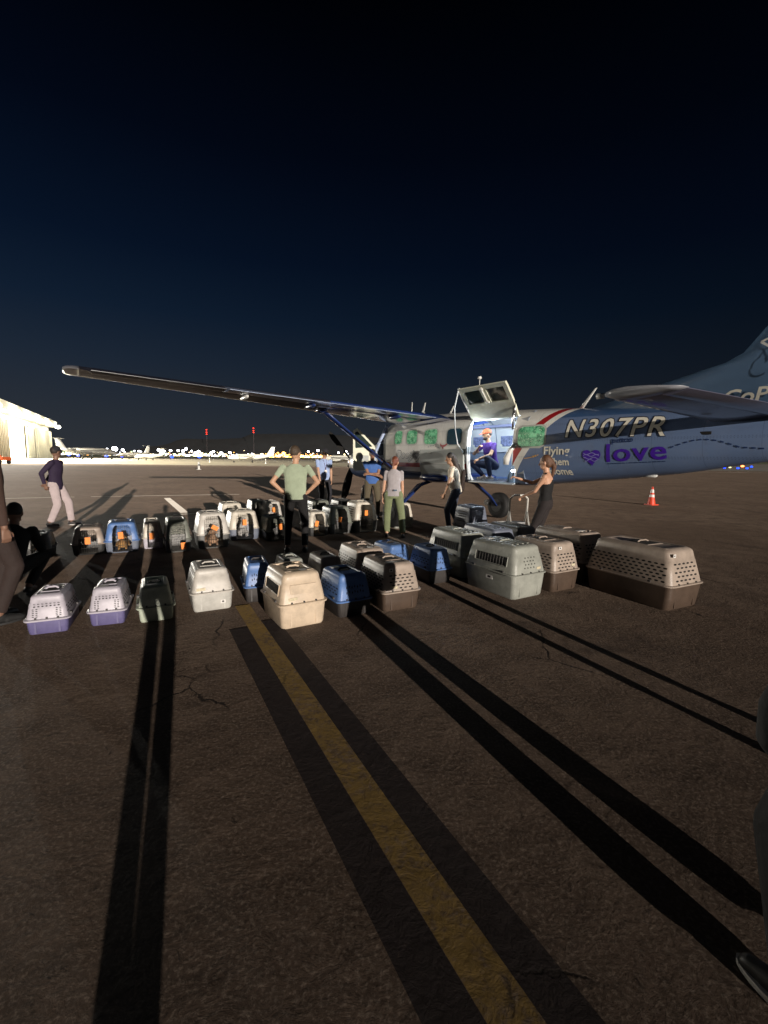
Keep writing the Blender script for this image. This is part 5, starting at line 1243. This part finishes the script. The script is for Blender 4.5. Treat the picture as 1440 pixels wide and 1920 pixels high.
# ------------------------------------------------------------------ distance: hangar, parked aircraft, lamps, masts, town
t = thing('hangar', 'large cream hangar with a floodlit front and one bright open doorway', 'hangar', (-156.5, 170, 0), 0)
HW = mat('hangar_sheet', (.55, .53, .44), .7, var=.15, vscale=.2); HD = mat('hangar_door_sheet', (.50, .48, .38), .7, var=.2, vscale=.3); HDK = mat('hangar_shade', (.30, .26, .19), .8)
P0 = Vector((-146, 171, 0)); P1 = Vector((-200, 270, 0)); P0 = P0 - (P1 - P0) * 1.55
dH = (P1 - P0); LH = dH.length; dH.normalize(); nH = Vector((dH.y, -dH.x, 0))       # nH points to the apron
if nH.x < 0: nH = -nH
t.location = P0
def hp(u, out, z): return dH * u + nH * out + Vector((0, 0, z))
def hbox(name, u0, u1, o0, o1, z0, z1, m, corr=0):
    g = NB(); q = [hp(u, o, z) for z in (z0, z1) for u, o in ((u0, o0), (u1, o0), (u1, o1), (u0, o1))]
    v = [g.verts.new(p) for p in q]
    for f in ((0, 1, 2, 3), (4, 5, 6, 7), (0, 1, 5, 4), (1, 2, 6, 5), (2, 3, 7, 6), (3, 0, 4, 7)): g.faces.new([v[k] for k in f])
    if corr:
        k = u0 + corr / 2
        while k < u1:
            q = [hp(u, o, z) for z in (z0, z1) for u, o in ((k, o1), (k + corr * .4, o1), (k + corr * .4, o1 + .45), (k, o1 + .45))]; v = [g.verts.new(p) for p in q]
            for f in ((0, 1, 2, 3), (4, 5, 6, 7), (0, 1, 5, 4), (1, 2, 6, 5), (2, 3, 7, 6), (3, 0, 4, 7)): g.faces.new([v[j] for j in f])
            k += corr
    return obj(name, g, m, t)
u_of = lambda u: LH * (1.55 + u) / 2.55            # 0 at the picture edge, 1 at the far corner
O0, O1 = u_of(.10), u_of(.40)
EH = 17.6
hbox('wall', 0, O0, -60, 0, 0, EH, HW); hbox('wall', O1, LH, -60, 0, 0, EH, HW); hbox('back_wall', O0, O1, -60, -30, 0, EH, mat('hangar_inside', (.85, .85, .80), .8)); hbox('lintel', O0, O1, -30, 0, EH - 1.6, EH, HW)
hbox('sliding_door', O1 + 1, O1 + 16, .4, 1.0, 0, EH - 2.2, HD, 2.4); hbox('sliding_door', O1 + 17, LH - 18, 1.4, 2.0, 0, EH - 2.2, HD, 2.4); hbox('sliding_door', LH - 13, LH - 2, .4, 1.0, 0, EH - 2.2, HD, 2.4); hbox('sliding_door', O0 - 30, O0 - 1, .4, 1.0, 0, EH - 2.2, HDK, 2.4)
g = NB(); rg = []
for u in (-4, LH * .15, LH * .3, LH * .45, LH * .6, LH * .7, LH * .8, LH * .85, LH * .93, LH - 6): rg.append([hp(u, 5.0, EH + .2), hp(u, 5.0, EH + 3.4), hp(u, -10, EH + 6.0), hp(u, -32, EH + 7.2), hp(u, -62, EH + 4.0), hp(u, -62, EH + .2)])
loft(g, rg); obj('roof', g, HW, t)
for f in (-.22, .02, .24, .44, .66, .93):
    g = NB(); c_ = hp(u_of(f), 5.6, EH + .4); sphere(g, c_, (1.5, 1.5, .95), 10, 6); obj('floodlight', g, emis('flood_white', (1, .96, .84), 22), t)
    lamp('hangar_flood', P0 + hp(u_of(f), 8, EH - 1.0), 11000, (1, .96, .85), .8)
for k, (uu, zz3, en) in enumerate(((u_of(-.55), 8.5, 1.0), (u_of(-1.0), 7.0, .8), (u_of(.02), 16, .5))):
    c_ = hp(uu, 1.6, zz3); g = NB(); sphere(g, c_, (.9, .9, .5), 10, 6); obj('floodlight', g, emis('flood_white', (1, .96, .84), 22), t)
    l = bpy.data.lights.new('apron_flood', 'SPOT'); w_ = P0 + c_ + nH * 1.2; d_ = Vector((3, 9, 1.5)) - w_; l.energy = .55 * en * 4 * math.pi * d_.length ** 2; l.color = (1, .95, .84); l.spot_size = R(70); l.spot_blend = .6; l.shadow_soft_size = .4
    lo_ = bpy.data.objects.new('apron_flood', l); COL.objects.link(lo_); lo_.location = w_; lo_.rotation_euler = d_.to_track_quat('-Z', 'Y').to_euler()
lamp('hangar_inside_lamp', P0 + hp((O0 + O1) / 2, -12, EH - 5), 160000, (1, .98, .90), 2)
lamp('hangar_inside_lamp', P0 + hp((O0 + O1) / 2, -14, 5), 45000, (1, .98, .90), 2)

for uu in (.95, .6, .25, -.1, -.5, -.95):
    l = bpy.data.lights.new('down_flood', 'SPOT'); w_ = P0 + hp(u_of(uu), 6.4, EH); l.energy = 480000; l.color = (1, .86, .60); l.spot_size = R(90); l.spot_blend = .55; l.shadow_soft_size = .5
    lo_ = bpy.data.objects.new('down_flood', l); COL.objects.link(lo_); lo_.location = w_; lo_.rotation_euler = (nH * .74 + Vector((0, 0, -.67))).to_track_quat('-Z', 'Y').to_euler()

def far_plane(name, label, loc, yaw, L, m, span, cat='aeroplane', tp=False, dark=False, hgt=1.0):
    t = thing(name, label, cat, loc, yaw); k = L / 16.0
    g = NB(); rg = []
    for x, r_, z in ((8, .05, 1.7), (7.5, .45, 1.75), (6.2, .82, 1.95), (4.5, .95, 2.1), (-2, .95, 2.15), (-5, .65, 2.4), (-7.6, .22, 2.75), (-8, .08, 2.85)): rg.append([(x * k, r_ * k * math.cos(2 * math.pi * j / 16), z * k + r_ * k * math.sin(2 * math.pi * j / 16)) for j in range(16)])
    loft(g, rg); obj('fuselage', g, m, t, smooth=True)
    for q in (1, -1):
        g = NB(); slab(g, [((1.6 * k, .5 * k * q, 1.55 * k), (-1.0 * k, .5 * k * q, 1.55 * k), .18 * k, (0, 0, 1)), (((.6 if not dark else -1.0) * k, span / 2 * q, 2.1 * k), ((-.5 if not dark else -2.0) * k, span / 2 * q, 2.1 * k), .07 * k, (0, 0, 1))]); obj('wing', g, m, t, sharp=40)
        g = NB(); slab(g, [((-6.6 * k, 0, 3.3 * k if tp else 5.6 * k), (-7.8 * k, 0, 3.3 * k if tp else 5.6 * k), .07 * k, (0, 0, 1)), ((-7.2 * k, 2.6 * k * q, 3.4 * k if tp else 5.7 * k), (-8.0 * k, 2.6 * k * q, 3.4 * k if tp else 5.7 * k), .04 * k, (0, 0, 1))]); obj('stabiliser', g, m, t, sharp=40)
        g = NB(); c_ = (2.2 * k, 2.6 * k * q, 1.8 * k) if tp else (-3.9 * k, 1.5 * k * q, 2.6 * k); tube(g, [(c_[0] + 1.6 * k, c_[1], c_[2]), c_, (c_[0] - 1.9 * k, c_[1], c_[2])], .42 * k, 12, taper=[.6, 1, .6]); e_ = obj('engine', g, m, t, smooth=True)
        if tp:
            for j in range(4):
                g = NB(); a = R(35 + 90 * j); box(g, (c_[0] + 1.7 * k, c_[1] + math.cos(a) * .6 * k, c_[2] + math.sin(a) * .6 * k), (.04 * k, .12 * k, 1.2 * k), rot=Matrix.Rotation(a - R(90), 3, 'X')); obj('propeller_blade', g, BLK, e_)
        g = NB(); tube(g, [(-.3 * k, 2.4 * k * q, .30 * k), (-.3 * k, 2.4 * k * q, 1.6 * k)], .09 * k, 6); sphere(g, (-.3 * k, 2.4 * k * q, .36 * k), (.36 * k, .16 * k, .36 * k), 12, 8); obj('main_gear', g, RUB, t)
    g = NB(); slab(g, [((-5.2 * k, 0, 2.7 * k), (-7.9 * k, 0, 2.7 * k), .12 * k, (0, 1, 0)), ((-7.1 * k, 0, 5.75 * k), (-8.3 * k, 0, 5.75 * k), .07 * k, (0, 1, 0))]); obj('tail_fin', g, m, t, sharp=40)
    g = NB(); tube(g, [(6.0 * k, 0, .30 * k), (6.0 * k, 0, 1.4 * k)], .08 * k, 6); sphere(g, (6.0 * k, 0, .32 * k), (.32 * k, .14 * k, .32 * k), 12, 8); obj('nose_gear', g, RUB, t)
    for q in (1, -1):
        g = NB(); box(g, (1.6 * k, q * .90 * k, 2.36 * k), (6.2 * k, .06 * k, .26 * k)); obj('window_band', g, BLK, t)
    return t
WJ = mat('far_white_paint', (.75, .76, .70), .35, var=.1, vscale=.5); DJ = mat('far_grey_paint', (.05, .05, .05), .45)
far_plane('aeroplane', 'white twin turboprop aeroplane parked in front of the town lights', (-40.5, 137, 0), R(196), 13.5, WJ, 15, tp=True)
far_plane('aeroplane', 'white light aeroplane parked beyond the man in the pale blue shirt', (-6.5, 84, 0), R(172), 11.5, WJ, 13, tp=True)
far_plane('aeroplane', 'low white aeroplane with long wings among the blue lights left of the turboprop', (-93, 178, 0), R(170), 13, WJ, 22)
far_plane('jet_aeroplane', 'large dark grey jet parked beside the hangar with a tall tail', (-134, 204, 0), R(8), 26, DJ, 22, dark=True)
far_plane('jet_aeroplane', 'small dark grey jet parked right of the large dark jet', (-118, 212, 0), R(165), 18, DJ, 16, dark=True)
# orange tug at the left edge
t = thing('tug', 'low orange airport tug in front of the hangar', 'tug', (-66.8, 78, 0), R(-10)); OT = mat('tug_orange', (.50, .10, .03), .5); g = NB()
box(g, (0, 0, .95), (3.6, 1.7, .6)); box(g, (-.9, 0, 1.42), (1.2, 1.6, .34)); bmesh.ops.bevel(g, geom=g.edges[:], offset=.1, segments=2, affect='EDGES'); obj('body', g, OT, t, sharp=40)
for x in (1.1, -1.1):
    for y in (.8, -.8): g = NB(); loft(g, [[(x + r_ * math.cos(2 * math.pi * k / 16), y + q, .42 + r_ * math.sin(2 * math.pi * k / 16)) for k in range(16)] for q, r_ in ((-.14, .36), (-.1, .42), (.1, .42), (.14, .36))]); obj('wheel', g, RUB, t, sharp=40)
# blue taxiway lamps
BLU_E = emis('taxi_blue', (.003, .05, 1.0), 5)
ORD = ['first', 'second', 'third', 'fourth', 'fifth', 'sixth', 'seventh', 'eighth', 'ninth', 'tenth', 'eleventh', 'twelfth', 'thirteenth', 'fourteenth', 'fifteenth', 'sixteenth', 'seventeenth', 'eighteenth', 'nineteenth', 'twentieth', 'twenty first', 'twenty second', 'twenty third', 'twenty fourth', 'twenty fifth', 'twenty sixth']
def taxi(u, y, D, m=None, label=None, col='blue', s=1.0):
    x = (u - 720) / 840 * D; t = thing('taxiway_light', label or 'small blue taxiway edge light on a short stalk far across the apron', 'taxiway light', (x, D, 0), 0, col + ' taxiway lights')
    hor = 855.5 + (u - 350) * .0112; z = max(.25, 1.6 + (hor - y) / 840 * D); r_ = D / 448 * 1.05 * s
    g = NB(); tube(g, [(0, 0, 0), (0, 0, z)], .05, 6); obj('stalk', g, DJ, t)
    g = NB(); sphere(g, (0, 0, z), (r_ * 1.3, r_, r_ * .8), 10, 6); obj('lamp', g, m or BLU_E, t)
for k, (u, y) in enumerate(((132, 852), (149, 853), (202, 854), (231, 854.5), (275, 855.5), (324, 856), (375, 856), (491, 856.5))): taxi(u, y, 230, label=ORD[k] + ' blue taxiway light from the left, far across the apron', s=1.2)
for k, (u, y) in enumerate(((1354, 876), (1379, 880), (1396, 877), (1404, 874))): taxi(u, y, 118, label=ORD[k] + ' blue taxiway light from the left under the aeroplane tail', col='near blue', s=.9)
taxi(1364, 875, 120, emis('taxi_yellow', (.9, .85, .35), 3), 'small yellow light between the blue ones under the aeroplane tail', 'yellow', .9)
taxi(1387, 873, 125, emis('amber_red', (1, .22, .06), 6), 'amber red light bar among the blue ones under the aeroplane tail', 'amber', 1.2)
# obstruction masts on the hill
for u, y0, y1, lb in ((390, 806, 840, 'radio mast with red lamps on the left end of the hill'), (477, 803, 830, 'radio mast with red lamps on the hill above the turboprop')):
    D = 2800; x = (u - 720) / 840 * D; hz2 = lambda y: 1.6 + (855.5 + (u - 350) * .0112 - y) / 840 * D
    t = thing('radio_mast', lb, 'radio mast', (x, D, 0)); g = NB()
    for a in range(3): tube(g, [(1.6 * math.cos(a * 2.1), 1.6 * math.sin(a * 2.1), 0), (.5 * math.cos(a * 2.1), .5 * math.sin(a * 2.1), hz2(y0))], .12, 4)
    obj('mast', g, mat('mast_steel', (.25, .2, .2), .6), t)
    for k, y in enumerate((y0, y0 + 4.5, y0 + 8)):
        g = NB(); sphere(g, (0, 0, hz2(y)), (4.5, 4.5, 2.4), 10, 6); obj('obstruction_lamp', g, emis('obstruction_red', (1, .03, .01), 5), t)
# floodlight masts of the town edge: the bright white clusters
RM = random.Random(5)
clus = [(204, 841, .8), (218, 841, 2.4), (233, 843, 1.2), (263, 845, .8), (275, 846, .8), (300, 843, 1.3), (310, 845, .9), (322, 844, 1.1), (336, 844, 1.0), (351, 841, 1.2), (345, 845, 1.3), (361, 845, .9), (374, 846, 1.3), (397, 848, .9), (402, 846, 1.0), (416, 848, .8), (432, 848, 1.2), (532, 849, 1.5), (551, 848, 1.8), (578, 846, .9), (596, 844, 1.1), (560, 846, 1.0), (648, 846, 1.0), (668, 848, 1.0), (634, 848, .8)]
clus.sort()
for kk, (u, y, s) in enumerate(clus):
    D = RM.uniform(420, 640); x = (u - 720) / 840 * D; z = 1.6 + (855.5 + (u - 350) * .0112 - y) / 840 * D; warm = 525 < u < 570
    t = thing('floodlight_mast', ('large' if s > 1.4 else 'small' if s < .95 else 'bright') + (' amber' if warm else ' white') + ' lamp mast, ' + ORD[kk] + ' from the left in the town', 'lamp mast', (x, D, 0), 0, 'lamp masts at the town edge')
    g = NB(); tube(g, [(0, 0, 0), (0, 0, z)], .18, 6); obj('pole', g, DJ, t)
    r_ = D / 448 * .95 * s; g = NB(); sphere(g, (0, 0, z), (r_ * 1.25, r_, r_), 12, 8); obj('lamp_head', g, emis('town_amber', (1, .50, .10), 9) if warm else (emis('town_white', (.95, .95, 1), 12)), t)
# the rest of the town: too many lights to count
g = NB(); tm = [emis('town_speck_white', (.9, .92, 1), 8), emis('town_speck_warm', (1, .75, .4), 6), emis('town_speck_amber', (1, .42, .08), 6), emis('town_speck_green', (.75, 1, .45), 3.5), emis('town_speck_red', (1, .12, .06), 2)]
for k in range(900):
    u = RM.choice((RM.uniform(255, 700), RM.uniform(330, 620), RM.uniform(500, 720), RM.uniform(640, 1100), RM.uniform(120, 260))); D = RM.uniform(700, 1500)
    y = 855.5 + (u - 350) * .0112 - abs(RM.gauss(0, 1)) * 3.6 - .5
    z = 1.6 + (855.5 + (u - 350) * .0112 - y) / 840 * D; x = (u - 720) / 840 * D; r_ = D / 448 * RM.choice((.25, .35, .45, .6, .8))
    am = RM.random(); mi = (2 if am < .55 else 1) if 490 < u < 620 else (0 if am < .45 else 1 if am < .75 else 3 if am < .9 else 2 if am < .96 else 4)
    sphere(g, (x, D, z), (r_ * RM.uniform(1, 2.4), r_, r_), 6, 4, mi)
o = bpy.data.meshes.new('town_lights'); g.to_mesh(o); g.free(); o = link('town_lights', o, None, tm); setp(o, kind='stuff', label='dense band of small town lights along the foot of the hill', cat='town lights')
# low dark trees and sheds that the town lights sit among
g = NB(); rg = []
for k in range(160):
    x = -1300 + k * 18; h_ = 1.4 + 1.0 * abs(math.sin(k * 1.7)) + RM.uniform(0, 1.2); rg.append([(x, 655, 0), (x, 655, h_), (x, 668, h_ * .9), (x, 668, 0)])
loft(g, rg, False, False, closed=False); o = obj('tree_line', g, mat('dark_trees', (.03, .035, .02), 1.0, var=.5, vscale=.1)); setp(o, kind='stuff', label='low dark band of trees and sheds along the airfield edge', cat='trees')
